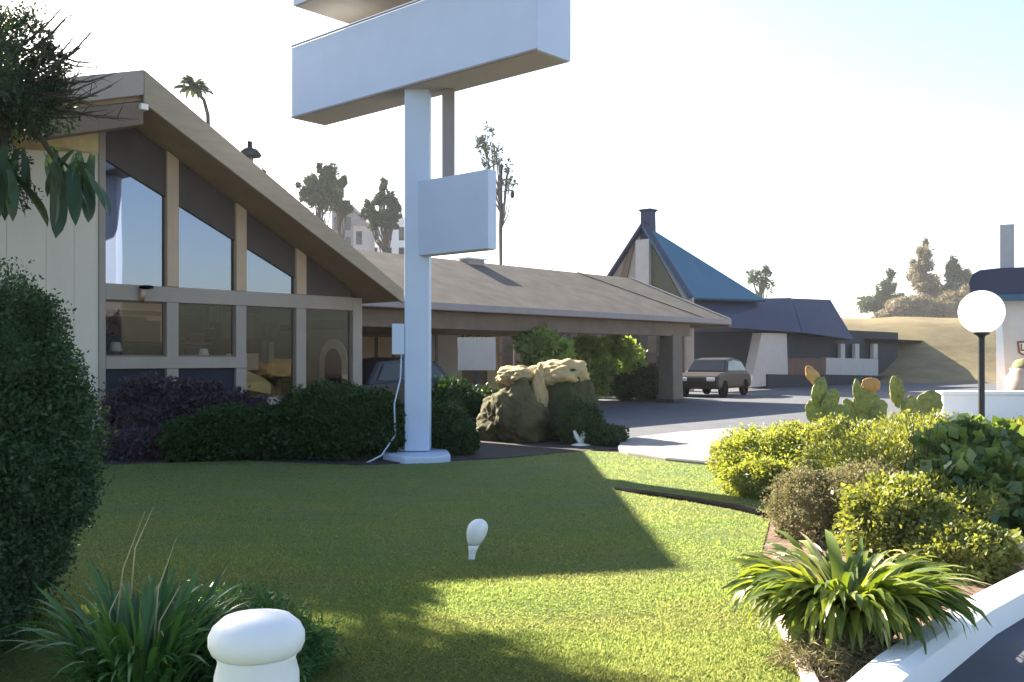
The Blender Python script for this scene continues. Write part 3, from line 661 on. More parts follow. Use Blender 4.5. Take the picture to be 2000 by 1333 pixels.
# ================================================================== SMALL FOREGROUND THINGS
c = G(921, 1101); s = c.y / F
t = thing('lawn_ornament', 'white egg shaped ornament on a tapered stem standing in the lawn', 'ornament', c)
pr = [(5, -8), (6.5, 0), (6.5, 16), (8, 26), (11, 36)]; pe = [(11, 36.2), (16, 45), (19.5, 56), (20.5, 66), (19, 75), (14, 82), (7, 86), (1.5, 87)]
for nm, q_ in (('stem', pr), ('egg', pe)):
    mb = MB(); mb.lathe(c, [(a * s, b * s) for a, b in q_], 20); mb.v = [(v[0] + .17 * (v[2] - c.z) * min(1, (v[2] - c.z) / (50 * s)), v[1], v[2]) for v in mb.v]; mb.build(nm, 'white', t, True)
c = Vector((-.5 / F * 1000 * 3.2 + .003, 3.2, 0)); s = 3.2 / F
t = thing('bollard', 'white round bollard with a mushroom cap in the foreground', 'bollard', c)
zt = EYE - (1198 - HY) * s
prof = [(60 * s, -135), (70 * s, -100)]
mb = MB(); mb.lathe(c, [(.15, 0), (.15, .06), (84 * s, .09), (76 * s, .25), (80 * s, zt - 190 * s), (82 * s, zt - 150 * s), (81 * s, zt - 118 * s), (74 * s, zt - 90 * s), (78 * s, zt - 78 * s)], 40); mb.build('shaft', 'white', t, True)
mb = MB(); mb.lathe(c, [(79 * s, zt - 77.5 * s), (86 * s, zt - 72 * s), (92 * s, zt - 58 * s), (92 * s, zt - 40 * s), (84 * s, zt - 24 * s), (66 * s, zt - 8 * s), (40 * s, zt - 1.5 * s), (10 * s, zt)], 40); mb.build('cap', 'white', t, True)
# globe lamp
c = P(1917, 610, 9.0)
t = thing('globe_lamp', 'white globe lamp on a dark pole above the right hand shrubs', 'street lamp', (c.x, c.y, 0))
mb = MB(); mb.lathe((c.x, c.y, 0), [(.07, 0), (.06, .05), (.03, .12), (.028, c.z - .24), (.035, c.z - .22), (.07, c.z - .205), (.07, c.z - .18)], 16); mb.build('pole', 'darkmetal', t, True)
mb = MB(); mb.lump(c, (.2, .2, .2), 0, 1, 4); mb.build('globe', 'globe', t, True)
# small white things by the boulders
c = G(1035, 862); t = thing('folded_card', 'small folded white card standing on the mulch left of the boulders', 'card', c)
mb = MB(); s = c.y / F
mb.prism([c + Vector((-14 * s, 0, .03)), c + Vector((2 * s, .0, .03)), c + Vector((6 * s, 0, 24 * s))], Vector((0, .012, 0))); mb.build('front_leaf', 'white', t)
mb = MB(); mb.prism([c + Vector((3 * s, .014, .03)), c + Vector((12 * s, .06, .03)), c + Vector((7 * s, .02, 24 * s))], Vector((.012, 0.004, 0))); mb.build('back_leaf', 'navyroof', t)
c = G(1135, 872); s = c.y / F; t = thing('garden_marker', 'small white two pronged marker in front of the boulders', 'marker', c)
mb = MB(); mb.lathe(c, [(20 * s, 0.0), (20 * s, 3 * s), (8 * s, 6 * s)], 14); mb.build('base', 'white', t, True)
for e in (Vector((-14 * s, 0, 31 * s)), Vector((6 * s, 0, 31 * s))):
    mb = MB(); mb.tube([c + UP * 4 * s, c + e * .6, c + e], [3.5 * s, 5 * s, 2.5 * s], 8); mb.build('prong', 'white', t, True)

# boulders beside the driveway
c = G(1062, 868)
t = thing('boulder', 'tall olive boulder with a top painted sunlit tan beside the driveway', 'boulder', (c.x + .5, c.y + .4, 0))
D0 = 17.9
K = dict(flat=.0, rough=.35)
mb = MB(); p = P(1105, 790, D0); mb.lump(p, (.56, .6, .70), .24, 1.3, 5, 4, **K); p = P(1112, 830, D0); mb.lump((p.x, p.y, .3), (.58, .6, .5), .2, 1.3, 5, 9, **K); mb.build('rock_body', 'moss', t, True)
mb = MB(); p = P(1092, 732, D0); mb.lump(p, (.54, .56, .27), .26, 1.6, 5, 5, rough=.18); p = P(1012, 736, D0 - .1); mb.lump(p, (.40, .46, .19), .25, 1.6, 5, 8, rough=.18)
p = P(1052, 772, D0 - .40); mb.lump(p, (.15, .24, .48), .3, 1.7, 4, 2, rough=.2); mb.build('sunlit_tan_top', 'sunlit_top', t, True)  # sunlit top of the boulder, painted pale tan
t = thing('boulder', 'low brown boulder leaning against the taller olive boulder', 'boulder', (G(1010, 860).x, 17.2, 0))
mb = MB(); p = P(1015, 800, 17.5); mb.lump((p.x, p.y, .45), (.56, .55, .62), .28, 1.4, 5, 6, **K); p = P(985, 800, 17.8); mb.lump((p.x, p.y, .3), (.5, .5, .5), .28, 1.4, 5, 7, **K); mb.build('rock_body', 'rock', t, True)

# ================================================================== CARS
def car(label, loc, rot, paint):
    t = thing('parked_car', label, 'car', (0, 0, 0), 'cars parked near the canopy')
    prof = [(-2.15, .32), (-2.2, .6), (-2.1, .86), (-1.75, .95), (-.9, .98), (.75, 1.0), (1.6, .93), (2.1, .82), (2.2, .6), (2.15, .32)]
    mb = MB(); mb.prism([(x, -.86, z) for x, z in prof], (0, 1.72, 0)); mb.build('body', paint, t, bevel=.09)
    gh = [(-1.85, .93), (-1.35, 1.42), (-.2, 1.52), (.55, 1.45), (1.15, .97)]
    mb = MB(); a = [Vector((x, -.80 + (.16 if z > 1.2 else 0), z)) for x, z in gh]; b = [Vector((p.x, -p.y, p.z)) for p in a]; n_ = len(a)
    fs = [tuple(range(n_)), tuple(range(2 * n_ - 1, n_ - 1, -1))] + [(i, i + n_, i + 1 + n_, i + 1) for i in range(n_ - 1)]
    mb.add(a + b, fs); mb.build('cabin', paint, t, bevel=.05)
    for s in (-1, 1):
        mb = MB(); mb.prism([(-1.55, s * .792, 1.0), (.85, s * .792, 1.02), (.48, s * .70, 1.36), (-.2, s * .69, 1.42), (-1.25, s * .70, 1.34)], (0, s * .012, 0)); mb.build('side_window', 'darkglass', t)
        mb = MB(); mb.box(2.12, 2.21, s * .55 - .16, s * .55 + .16, .62, .76); mb.build('headlight', 'lampglass', t, bevel=.03)
        mb = MB(); mb.box(-2.22, -2.12, s * .6 - .14, s * .6 + .14, .64, .8); mb.build('tail_light', 'maroon', t, bevel=.02)
        for x in (-1.32, 1.36):
            mb = MB(); pr = [(.2, -.1), (.3, -.11), (.335, -.06), (.335, .06), (.3, .11), (.2, .1)]
            mb.lathe((0, 0, 0), pr, 24); mb.v = [(x + v[0], s * .78 + v[2], .335 + v[1]) for v in mb.v]; mb.build('wheel', 'black', t, True)
            mb = MB(); mb.lathe((0, 0, 0), [(.2, -.08), (.19, .085), (.05, .10)], 20); mb.v = [(x + v[0], s * .78 + v[2] * s, .335 + v[1]) for v in mb.v]; mb.build('rim', 'chrome', t, True)
    mb = MB(); mb.prism([(.62, -.62, 1.42), (1.12, -.74, 1.0), (1.12, .74, 1.0), (.62, .62, 1.42)], (.02, 0, .012)); mb.build('windscreen', 'darkglass', t)
    t.location = loc; t.rotation_euler = (0, 0, rot); return t
p = G(1412, 776); car('brown car parked beyond the canopy post', (p.x, 39, 0), R(-120), 'carbrown')
p = P(745, 0, 22.6); car('black car parked behind the hedge left of the sign pole', (p.x + .3, 23.2, 0), R(55), 'carblack')

# ================================================================== BLUE ROOFED RESTAURANT
C0 = Vector((8.0, 44.0, 0)); NV2 = -NV
hut = thing('blue_roof_building', 'restaurant with a steep bright blue roof and navy side wing beyond the canopy', 'building', C0)
A_ = PL(1254, 436, C0, -NV); L_c = C0 - NV * 5.6; EZ3 = 4.25
Cc = C0 + UP * EZ3; Lc = L_c + UP * EZ3; Rc = C0 + DV * 7.2 + UP * 4.45; BL = L_c + DV * 7.2 + UP * 4.45
mb = MB(); mb.prism([A_, Cc, Rc], (A_ - Cc).cross(Rc - Cc).normalized() * .14); mb.build('blue_roof_slope', 'blueroof', hut)
mb = MB(); mb.prism([A_, Rc, BL], (A_ - Rc).cross(BL - Rc).normalized() * .1); mb.prism([A_, BL, Lc], (A_ - BL).cross(Lc - BL).normalized() * .1); mb.build('rear_roof_slope', 'navyroof', hut)
rec = DV * .25
mb = MB(); mb.prism([A_ + rec - UP * .15, C0 + rec + UP * EZ3, C0 + rec, L_c + rec, L_c + rec + UP * EZ3], DV * .2); mb.build('gable_wall', 'trim', hut)
b0 = PL(1246, 470, C0 + DV * .2, -NV); b1 = PL(1272, 470, C0 + DV * .2, -NV)
mb = MB(); mb.obox(Vector((b0.x, b0.y, 0)), Vector((b1.x - b0.x, b1.y - b0.y, 0)), -DV * .2, UP * b0.z); mb.build('gable_post', 'greywall', hut)
g1 = PL(1274, 478, C0 + DV * .24, -NV); g2 = PL(1336, 590, C0 + DV * .24, -NV); g0 = PL(1274, 640, C0 + DV * .24, -NV)
mb = MB(); mb.prism([g1, g2, Vector((g2.x, g2.y, .5)), Vector((g0.x, g0.y, .5))], -DV * .06); mb.build('gable_panel', 'olive', hut)
h1 = PL(1236, 470, C0 + DV * .24, -NV); h2 = PL(1205, 560, C0 + DV * .24, -NV); h3 = PL(1222, 560, C0 + DV * .24, -NV); h4 = PL(1243, 460, C0 + DV * .24, -NV)
mb = MB(); mb.prism([h1, h2, h3, h4], -DV * .06); mb.build('curved_brace', 'beambrown', hut)
for e in (Cc, Lc):
    d = e - A_; s = d.cross(DV).normalized() * .12
    mb = MB(); mb.obox(A_ - DV * .05 - s * .2, d, s, DV * .28); mb.build('rake_board', 'navyroof', hut)
cb = Vector((A_.x, A_.y, 0)) + DV * .5
def frus(mb, c, w0, w1, z0, z1):
    vs = [c + DV * (a * w / 2) + NV * (b * w / 2) + UP * z for w, z in ((w0, z0), (w1, z1)) for a, b in ((-1, -1), (1, -1), (1, 1), (-1, 1))]
    mb.add(vs, [(3, 2, 1, 0), (4, 5, 6, 7), (0, 1, 5, 4), (1, 2, 6, 5), (2, 3, 7, 6), (3, 0, 4, 7)])
mb = MB(); frus(mb, cb, .55, .5, A_.z - 1.2, A_.z + .55); frus(mb, cb, .5, .7, A_.z + .552, A_.z + .68); mb.build('chimney', 'navyroof', hut)
# navy wing
def on(px, py, back=0.0): return PL(px, py, C0 - NV * back + DV * 0, DV)
def wing(name, pxs, m, v0, v1, **kw):
    pts = [PL(x_, y_, C0 + NV * v0, DV) for x_, y_ in pxs]
    mb = MB(); mb.prism(pts, NV * (v1 - v0)); return mb.build(name, m, hut, **kw)
wing('wing_wall', [(1352, 640), (1640, 652), (1640, 764), (1352, 764)], 'navywall', -4.0, -.1)
def mans(name, lo0, lo1, hi0, hi1):
    a = PL(*lo0, C0 + NV * .9, DV); b = PL(*lo1, C0 + NV * .9, DV); c_ = PL(*hi1, C0 - NV * .8, DV); d_ = PL(*hi0, C0 - NV * .8, DV)
    mb = MB(); a2, b2 = a - NV * 4.5, b - NV * 4.5; c2, d2 = c_ - NV * 2, d_ - NV * 2
    mb.add([a, b, c_, d_, a2, b2, c2, d2], [(0, 1, 2, 3), (3, 2, 6, 7), (1, 5, 6, 2), (4, 0, 3, 7), (5, 4, 7, 6), (4, 5, 1, 0)])
    return mb.build(name, 'navyroof', hut)
mans('mansard_roof', (1368, 636), (1566, 650), (1350, 586), (1545, 582))
mans('mansard_roof', (1568, 650), (1668, 664), (1547, 583), (1622, 586))
mb = MB(); s = PL(1436, 612, C0 + NV * .5, DV)
wing('pale_pier', [(1470, 651), (1519, 652), (1522, 752), (1448, 756)], 'greywall', .0, .5)
wing('brown_wall', [(1520, 700), (1606, 700), (1606, 732), (1520, 732)], 'brick', .02, .2)
wing('grey_wall', [(1607, 699), (1709, 702), (1709, 734), (1607, 732)], 'greywall', .02, .22)
wing('low_roof_edge', [(1600, 663), (1712, 667), (1712, 672), (1600, 670)], 'black', -3, .3)
for a, b in ((1636, 1644), (1664, 1672), (1700, 1708)): wing('porch_post', [(a, 672), (b, 672), (b, 701), (a, 701)], 'greywall', .0, .2)
wing('porch_back_wall', [(1645, 672), (1706, 672), (1706, 700), (1645, 700)], 'lotground', -2.6, -2.5)
wing('base_wall', [(1480, 731), (1722, 735), (1722, 770), (1480, 770)], 'navywall', .05, .6)

# ================================================================== RIGHT: hillside, pale building, low wall
mb = MB(); nx, ny = 46, 14; vs = []; fs = []
for j in range(ny):
    for i in range(nx):
        x = 10 + i * 1.6; y_ = 58 + j * 3.0
        hgt = 4.45 * min(1, max(0, (y_ - 60) / 9)) ** .8 * min(1, max(0, (x - 14) / 6))
        vs.append((x, y_, -.03 + hgt + .25 * noise.noise(Vector((x * .3, y_ * .3, 0))) * (hgt > .1)))
for j in range(ny - 1):
    for i in range(nx - 1): fs.append((j * nx + i, j * nx + i + 1, (j + 1) * nx + i + 1, (j + 1) * nx + i))
mb.add(vs, fs); mb.build('hillside', 'hill', smooth=True, kind='structure')
pb = thing('stucco_building', 'pale stucco building with a rounded navy roof and square chimney at the right edge', 'building', (17.5, 35, 0))
BX = Vector((math.cos(.46), -math.sin(.46), 0)); BY = Vector((math.sin(.46), math.cos(.46), 0)); S0 = Vector((P(1950, 0, 35).x, 35, 0))
def S3(x, y, z): return S0 + BX * x + BY * y + UP * z
def sp(px, py, y=0.0): return PL(px, py, S0 + BY * y, BX)
mb = MB(); mb.obox(S0, BX * 8, BY * 7, UP * 3.75); mb.build('wall', 'creamwall', pb)
a = [sp(1895, 575, -.6), sp(1893, 552, -.6), sp(1899, 536, -.6), sp(1914, 528, -.6), sp(1950, 524, -.6)]
rt_ = S3(8.3, -.6, 0)
mb = MB(); mb.prism(a + [Vector((rt_.x, rt_.y, a[-1].z)), Vector((rt_.x, rt_.y, a[0].z))], BY * 8); mb.build('roof', 'navyroof', pb)
b0 = sp(1900, 590, -.5); mb = MB(); mb.obox(Vector((b0.x, b0.y, 3.55)), BX * 9, BY * 7.8, UP * (a[0].z - 3.556)); mb.build('roof_band', 'blueroof', pb)
mb = MB(); mb.prism([sp(1946, 592, -.3), sp(1955, 592, -.3), sp(1966, 772, -.3), sp(1946, 772, -.3)], BY * .29); mb.build('corner_pier', 'white', pb)
c0, c1 = sp(1953, 526, 2), sp(1981, 438, 2)
mb = MB(); mb.obox(Vector((c0.x, c0.y, c0.z - .3)), BX * (c1 - c0).dot(BX), BY * .5, UP * (c1.z - c0.z + .3)); mb.build('chimney', 'greywall', pb)
sgp = [sp(*q_, -.03) for q_ in ((1986, 667), (2022, 665), (2020, 690), (2005, 698), (1989, 690))]
mb = MB(); mb.prism(sgp, BY * .028); pl = mb.build('wall_sign', 'rust', pb)
cs = sum(sgp, Vector()) / 5
mb = MB(); mb.prism([cs + (p - cs) * .75 - BY * .012 for p in sgp], BY * .010); mb.build('sign_face', 'shade', pl)
q0 = sp(1993, 686, -.055)
mb = MB(); mb.obox(q0, BX * .05, BY * .01, UP * .26); mb.obox(q0 + BX * .052, BX * .11, BY * .01, UP * .05); mb.build('lettering', 'rust', pl)
c = G(1999, 778); t = thing('planter', 'rounded pink beige planter in front of the pale stucco wall', 'planter', (P(1998, 0, 33.5).x, 33.5, 0))
b = Vector((P(2000, 0, 33.5).x, 33.5, 0))
mb = MB(); mb.lathe(b, [(.42, 0), (.62, .3), (.6, .8), (.42, 1.05), (.46, 1.15)], 28); mb.build('pot', 'pinkedge', t, True)
mb = MB(); mb.lump(b + UP * 1.2, (.36, .36, .3), .15, 2, 3, 3); mb.build('plant', 'twig', t, True)
wl = thing('low_wall', 'white low wall with a flat cap behind the globe lamp', 'wall', (9, 18.5, 0))
a0 = P(1843, 0, 18.5).x
mb = MB(); mb.box(a0, a0 + 9, 18.5, 18.75, 0, .80); mb.build('wall', 'white', wl, bevel=.01)
mb = MB(); mb.box(a0 - .04, a0 + 9, 18.45, 18.80, .802, .87); mb.build('cap', 'white', wl, bevel=.01)

# ================================================================== PLANTS
# big dark bush at the left edge
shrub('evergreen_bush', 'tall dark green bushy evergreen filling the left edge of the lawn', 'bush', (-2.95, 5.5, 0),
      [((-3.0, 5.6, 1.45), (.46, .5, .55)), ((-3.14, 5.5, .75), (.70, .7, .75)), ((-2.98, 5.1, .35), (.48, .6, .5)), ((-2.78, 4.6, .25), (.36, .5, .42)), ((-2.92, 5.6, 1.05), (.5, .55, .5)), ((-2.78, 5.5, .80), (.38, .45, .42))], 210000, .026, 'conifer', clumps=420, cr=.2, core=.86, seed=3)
# hedges in front of the building
HG = 'clipped hedges along the restaurant front'
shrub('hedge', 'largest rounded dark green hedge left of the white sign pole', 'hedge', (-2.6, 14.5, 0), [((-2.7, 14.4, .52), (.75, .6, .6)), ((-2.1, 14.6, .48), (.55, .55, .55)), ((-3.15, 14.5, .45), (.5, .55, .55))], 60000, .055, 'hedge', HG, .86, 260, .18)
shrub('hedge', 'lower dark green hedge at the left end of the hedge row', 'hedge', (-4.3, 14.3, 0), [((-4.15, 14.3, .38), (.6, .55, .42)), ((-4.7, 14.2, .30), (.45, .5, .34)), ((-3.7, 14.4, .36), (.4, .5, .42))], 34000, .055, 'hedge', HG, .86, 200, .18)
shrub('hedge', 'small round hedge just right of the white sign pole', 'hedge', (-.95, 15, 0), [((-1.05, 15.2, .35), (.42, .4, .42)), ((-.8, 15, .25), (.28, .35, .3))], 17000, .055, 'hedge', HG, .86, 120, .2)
shrub('purple_shrub', 'dark purple leaved shrub under the restaurant sill', 'shrub', (-5.4, 15.4, 0), [((-5.75, 15.3, .6), (.7, .4, .6)), ((-5.1, 15.7, .6), (.6, .4, .55)), ((-4.5, 16.1, .5), (.5, .4, .45))], 22000, .07, 'purple', None, .8, 160, .22)
shrub('low_shrub', 'low grey purple ground shrub left of the hedge row', 'shrub', (-5.3, 14.4, 0), [((-5.6, 14.3, .2), (.6, .4, .25)), ((-4.9, 14.4, .22), (.5, .4, .28))], 12000, .06, 'purple', None, .8, 90, .25)
shrub('shrub', 'dark green low shrub in front of the olive boulder', 'shrub', (1.3, 17.0, 0), [((1.2, 16.9, .32), (.42, .4, .42)), ((1.62, 16.6, .15), (.36, .35, .24))], 9000, .05, 'hedge', None, .85, 90, .22)
shrub('shrub', 'dark shrub under the pale square board', 'shrub', (-.9, 19.6, 0), [((-1.2, 19.4, .5), (.6, .5, .6)), ((-.5, 19.5, .4), (.5, .5, .5))], 7000, .08, 'hedge', None, .85, 60, .25)
# shrubs beneath / beyond canopy
shrub('broadleaf_shrub', 'broad leaved shrub coloured sunlit green above the boulders under the canopy', 'shrub', (1.0, 27.5, 0), [((.75, 27.3, 1.9), (.6, .6, .5)), ((1.2, 27.6, 1.6), (.55, .5, .5)), ((.9, 27.5, .9), (.7, .6, .7))], 1500, .26, 'sunlit_leaf', None, .8, 50, .35, aspect=.7)
shrub('broadleaf_shrub', 'leafy shrub coloured sunlit green against the timber fence under the canopy', 'shrub', (2.8, 36.5, 0), [((2.9, 36.6, 1.75), (.7, .5, .6)), ((4.0, 37.3, 1.9), (.75, .5, .5)), ((3.3, 36.8, .9), (.8, .5, .8)), ((4.6, 37.8, 1.2), (.6, .5, .7))], 2600, .24, 'sunlit_leaf', None, .8, 80, .3, aspect=.7)
shrub('shrub', 'dark rounded shrub beside the canopy post', 'shrub', (4.9, 33.8, 0), [((4.7, 33.9, .6), (.6, .6, .65)), ((4.0, 34.5, .45), (.5, .5, .5))], 4000, .12, 'hedge', None, .85, 50, .25)
# right-hand shrubs
RG = 'shrubs of the right hand garden bed'
shrub('lime_hedge', 'low yellow green hedge at the left end of the garden bed', 'hedge', (3.0, 11.2, 0), [((2.95, 11.3, .28), (.62, .75, .38)), ((3.5, 11.4, .32), (.6, .7, .42)), ((2.75, 10.5, .16), (.42, .5, .26))], 60000, .042, 'lime', RG, .86, 200, .2)
shrub('shrub', 'big olive green shrub in the middle of the garden bed', 'shrub', (4.0, 10.4, 0), [((3.75, 10.8, .36), (.55, .6, .44)), ((4.3, 10.8, .38), (.6, .6, .46)), ((3.9, 9.9, .30), (.6, .6, .42)), ((4.9, 11.3, .36), (.6, .6, .44))], 60000, .05, 'midleaf', RG, .82, 200, .22)
shrub('twiggy_shrub', 'dry brown twiggy shrub in front of the lime hedge', 'shrub', (2.55, 7.9, 0), [((2.48, 8.0, .25), (.38, .4, .32)), ((2.85, 7.9, .30), (.36, .4, .36))], 30000, .026, 'twig', RG, .6, 160, .22)
shrub('shrub', 'olive green fine leaved shrub behind the strap leaved clump', 'shrub', (2.95, 7.2, 0), [((2.85, 7.2, .26), (.4, .4, .34)), ((3.1, 6.7, .15), (.36, .32, .22))], 24000, .042, 'midleaf', RG, .85, 140, .22)
shrub('broadleaf_shrub', 'glossy broad leaved dark shrub below the globe lamp', 'shrub', (4.0, 8.6, 0), [((3.95, 8.5, .50), (.42, .4, .42)), ((4.3, 8.9, .52), (.4, .4, .42)), ((3.6, 8.0, .32), (.36, .35, .36)), ((4.15, 8.2, .3), (.45, .4, .36))], 5000, .12, 'broad', RG, .8, 120, .25, aspect=.8)
shrub('shrub', 'shadowy olive shrub at the right edge of the garden bed', 'shrub', (4.8, 9.0, 0), [((4.85, 9.1, .45), (.5, .5, .45)), ((4.7, 8.6, .3), (.4, .4, .35))], 18000, .05, 'midleaf', RG, .85, 120, .22)
p_, o_ = clumppts([((3.3, 9.4, .42), (.55, .6, .42)), ((3.1, 8.6, .36), (.5, .5, .38)), ((3.9, 9.6, .5), (.6, .6, .42)), ((3.45, 7.7, .3), (.42, .45, .34)), ((4.5, 10.2, .48), (.55, .6, .42))], 20000, 260, .22, .45)
k_ = p_[:, 2] > .03; base = Vector((3.4, 8.9, 0))
t = thing('feathery_shrub', 'loose feathery pale olive shrub spreading between the mounds of the garden bed', 'shrub', base, RG)
npmesh('foliage', leafset(p_[k_], .05, .3, -.2, out=o_[k_]), 4, 'midleaf', t)
mb = MB()
for k in range(26):
    q_ = Vector((random.uniform(3.0, 4.6), 0, 0)); q_.y = 7.6 + (q_.x - 3.0) * 1.6 + random.uniform(-.3, .5)
    mb.tube([base.lerp(q_, .6), q_ + UP * .4, q_ + Vector((random.uniform(-.15, .15), random.uniform(-.1, .1), random.uniform(.7, 1.0)))], [.012, .008, .003], 5)
mb.build('stem', 'bark', t, True)
# prickly pears
def cactus(label, base, chain, tip):
    base = Vector(base); t = thing('prickly_pear', label, 'cactus', base, 'prickly pears in the garden bed')
    for i, (px, py, rx, rz, rot, orange) in enumerate(chain):
        p = P(px, py, base.y); s = base.y / F; mb = MB()
        mb.lump((p.x, p.y + random.uniform(-.05, .05), p.z), (rx * s, .035, rz * s), .16, 1.8, 4, i + tip, Matrix.Rotation(R(rot), 3, 'Y') @ Matrix.Rotation(R(random.uniform(-25, 25)), 3, 'Z'))
        mb.build('pad', 'padtip' if orange else 'pad', t, True)
    mb = MB(); f = P(chain[-1][0], chain[-1][1], base.y); mb.tube([base, base.lerp(f, .5), f], [.07, .06, .05], 8); mb.build('stem', 'pad', t, True)
cactus('tall prickly pear with an orange tip at the left of the garden bed', (3.75, 11.8, 0), [(1590, 735, 12, 22, -35, True), (1600, 765, 17, 28, 15, False), (1622, 785, 18, 26, 25, False), (1600, 805, 24, 30, -8, False), (1640, 815, 24, 28, 30, False), (1625, 840, 26, 30, 0, False)], 2)
cactus('prickly pear with reddish fruit in the middle of the garden bed', (4.35, 12.0, 0), [(1700, 752, 18, 14, 10, True), (1672, 762, 10, 22, -5, False), (1690, 785, 26, 26, 0, False), (1660, 800, 14, 22, -20, False), (1715, 810, 20, 28, 15, False), (1690, 830, 26, 30, 0, False)], 5)
cactus('prickly pear with one upright pointed pad near the low wall', (4.9, 12.2, 0), [(1752, 765, 14, 30, -4, False), (1815, 790, 24, 26, 10, False), (1775, 800, 22, 26, -12, False), (1800, 830, 26, 30, 10, False), (1770, 845, 26, 30, 0, False)], 8)
# strap leaved clump, sunlit, lower right
c = Vector((1.72, 5.0, .05)); t = thing('strap_leaf_plant', 'bushy clump of arching strap leaves at the front of the garden bed', 'plant', c)
mb = MB()
for k in range(900):
    a_ = random.uniform(0, 2 * math.pi); rr = .17 * math.sqrt(random.random())
    ribbon(mb, c + Vector((rr * 1.3 * math.cos(a_), rr * math.sin(a_), 0)), a_ + random.uniform(-.5, .5), random.uniform(.34, .68), random.uniform(.026, .066), random.uniform(1.15, 1.57), random.uniform(1.5, 3.1), tw=random.uniform(-.9, .9))
mb.build('leaf_clump', 'strap', t, True)
mb = MB()
for k in range(26):
    a_ = random.uniform(0, 2 * math.pi)
    ribbon(mb, c + Vector((.06 * math.cos(a_), .06 * math.sin(a_), 0)), a_, random.uniform(.5, .9), random.uniform(.012, .03), random.uniform(1.0, 1.5), random.uniform(1.2, 2.8), tw=random.uniform(-.6, .6))
mb.build('dry_leaves', 'strapdry', t, True)
shrub('dry_tuft', 'fine dry grass tuft at the foot of the strap leaved clump', 'grass tuft', (1.62, 4.68, .02), [((1.65, 4.68, .06), (.26, .18, .12)), ((1.45, 4.65, .05), (.2, .2, .10))], 5000, .06, 'twig', None, 0, 90, .3, stems=False, aspect=.1)
# dark strap leaved plant lower left
c = Vector((-1.62, 4.25, .02)); t = thing('strap_leaf_plant', 'dark clump of sword shaped leaves between the evergreen bush and the bollard', 'plant', c)
mb = MB()
for k in range(330):
    a_ = random.uniform(0, 2 * math.pi); rr = .22 * math.sqrt(random.random())
    ribbon(mb, c + Vector((rr * math.cos(a_), rr * math.sin(a_), 0)), a_ + random.uniform(-.4, .4), random.uniform(.26, .62), random.uniform(.010, .034), random.uniform(1.15, 1.57), random.uniform(.5, 2.2), tw=random.uniform(-.7, .7))
mb.build('leaf_clump', 'strapdark', t, True)
mb = MB()
for px, py, bx, by in ((300, 990, 255, 1130), (283, 1000, 225, 1200), (345, 1050, 300, 1230), (352, 1145, 300, 1260), (240, 1140, 215, 1230)):
    b_ = P(bx, by + 40, 4.2); e_ = P(px, py, 4.2); m_ = b_.lerp(e_, .5) + Vector((-.03, 0, .02))
    mb.tube([b_, m_, e_], [.004, .0035, .001], 5)
mb.build('pale_stalks', 'strapdry', t, True)
shrub('ground_cover', 'fine dark grassy ground cover behind the bollard', 'plant', (-1.35, 4.9, 0), [((-1.5, 4.9, .10), (.42, .45, .22)), ((-1.2, 4.6, .08), (.34, .35, .2))], 26000, .05, 'strapdark', None, .7, 120, .25, aspect=.15)

# overhanging tree at the upper left
base = Vector((-6.6, 11.2, 0))
t = thing('overhanging_tree', 'dark leafy tree with bare spiky branches in the upper left corner', 'tree', base)
mb = MB(); top = P(30, 160, 11)
mb.tube([base, base + Vector((.1, 0, 1.6)), base + Vector((.5, 0, 3.2)), top], [.2, .17, .13, .05], 10)
for k in range(46):
    a_ = P(random.uniform(20, 120), random.uniform(90, 230), 11 + random.uniform(-.5, .5)); an = random.uniform(-.35, 1.2)
    L = random.uniform(.35, .85); d = Vector((math.cos(an), random.uniform(-.35, .35), math.sin(an)))
    m_ = a_ + d * L * .5 + Vector((0, 0, -.04)); e_ = a_ + d * L
    mb.tube([a_, m_, e_], [.017, .011, .003], 5)
    for j in range(2):
        f_ = m_.lerp(e_, random.random() * .7); mb.tube([f_, f_ + Vector((random.uniform(.05, .25), random.uniform(-.15, .15), random.uniform(-.12, .22)))], [.006, .002], 4)
mb.build('trunk', 'bark', t, True)
cb_ = [(tuple(P(20, 120, 11)), (.55, .6, .62)), (tuple(P(75, 205, 11)), (.42, .5, .40)), (tuple(P(-40, 190, 11)), (.6, .6, .6)), (tuple(P(55, 80, 11)), (.3, .3, .3)), (tuple(P(-60, 330, 11.8)), (.75, .7, .45)), (tuple(P(-190, 250, 12.2)), (.8, .8, .8)), ((-5.15, 8.5, 4.3), (.75, .8, .55)), ((-5.6, 9.6, 4.5), (.7, .7, .6)), ((-6.95, 13.4, 4.95), (.6, .6, .5))]  # later blobs, mostly out of frame, added to shade bollard and left lawn
p_, o_ = clumppts(cb_, 52000, 150, .26, .3, fill=.35); npmesh('crown', leafset(p_, .055, .45, .1, out=o_), 4, 'darkcrown', t)
mb = MB()
for k in range(46):
    px, py = random.uniform(-30, 185), random.uniform(285, 345); b_ = P(px, py, 11 + random.uniform(-.5, .5))
    ribbon(mb, b_, random.uniform(-1.2, 4.0), random.uniform(.35, .85), random.uniform(.06, .20), random.uniform(-1.4, -.7), random.uniform(.3, .9), tw=random.uniform(-.9, .9))
for px, py, dx, dy in ((150, 300, -25, 130),):
    mb.tube([P(px, py, 10.7), P(px + dx * .5, py + dy * .5, 10.7), P(px + dx, py + dy, 10.7)], [.012, .01, .006], 6)
mb.build('hanging_leaves', 'banana', t, True)
mb = MB()
mb.tube([top, P(60, 240, 11), P(100, 300, 11), P(125, 345, 11)], [.05, .04, .03, .02], 8); mb.build('drooping_branch', 'bark', t, True)

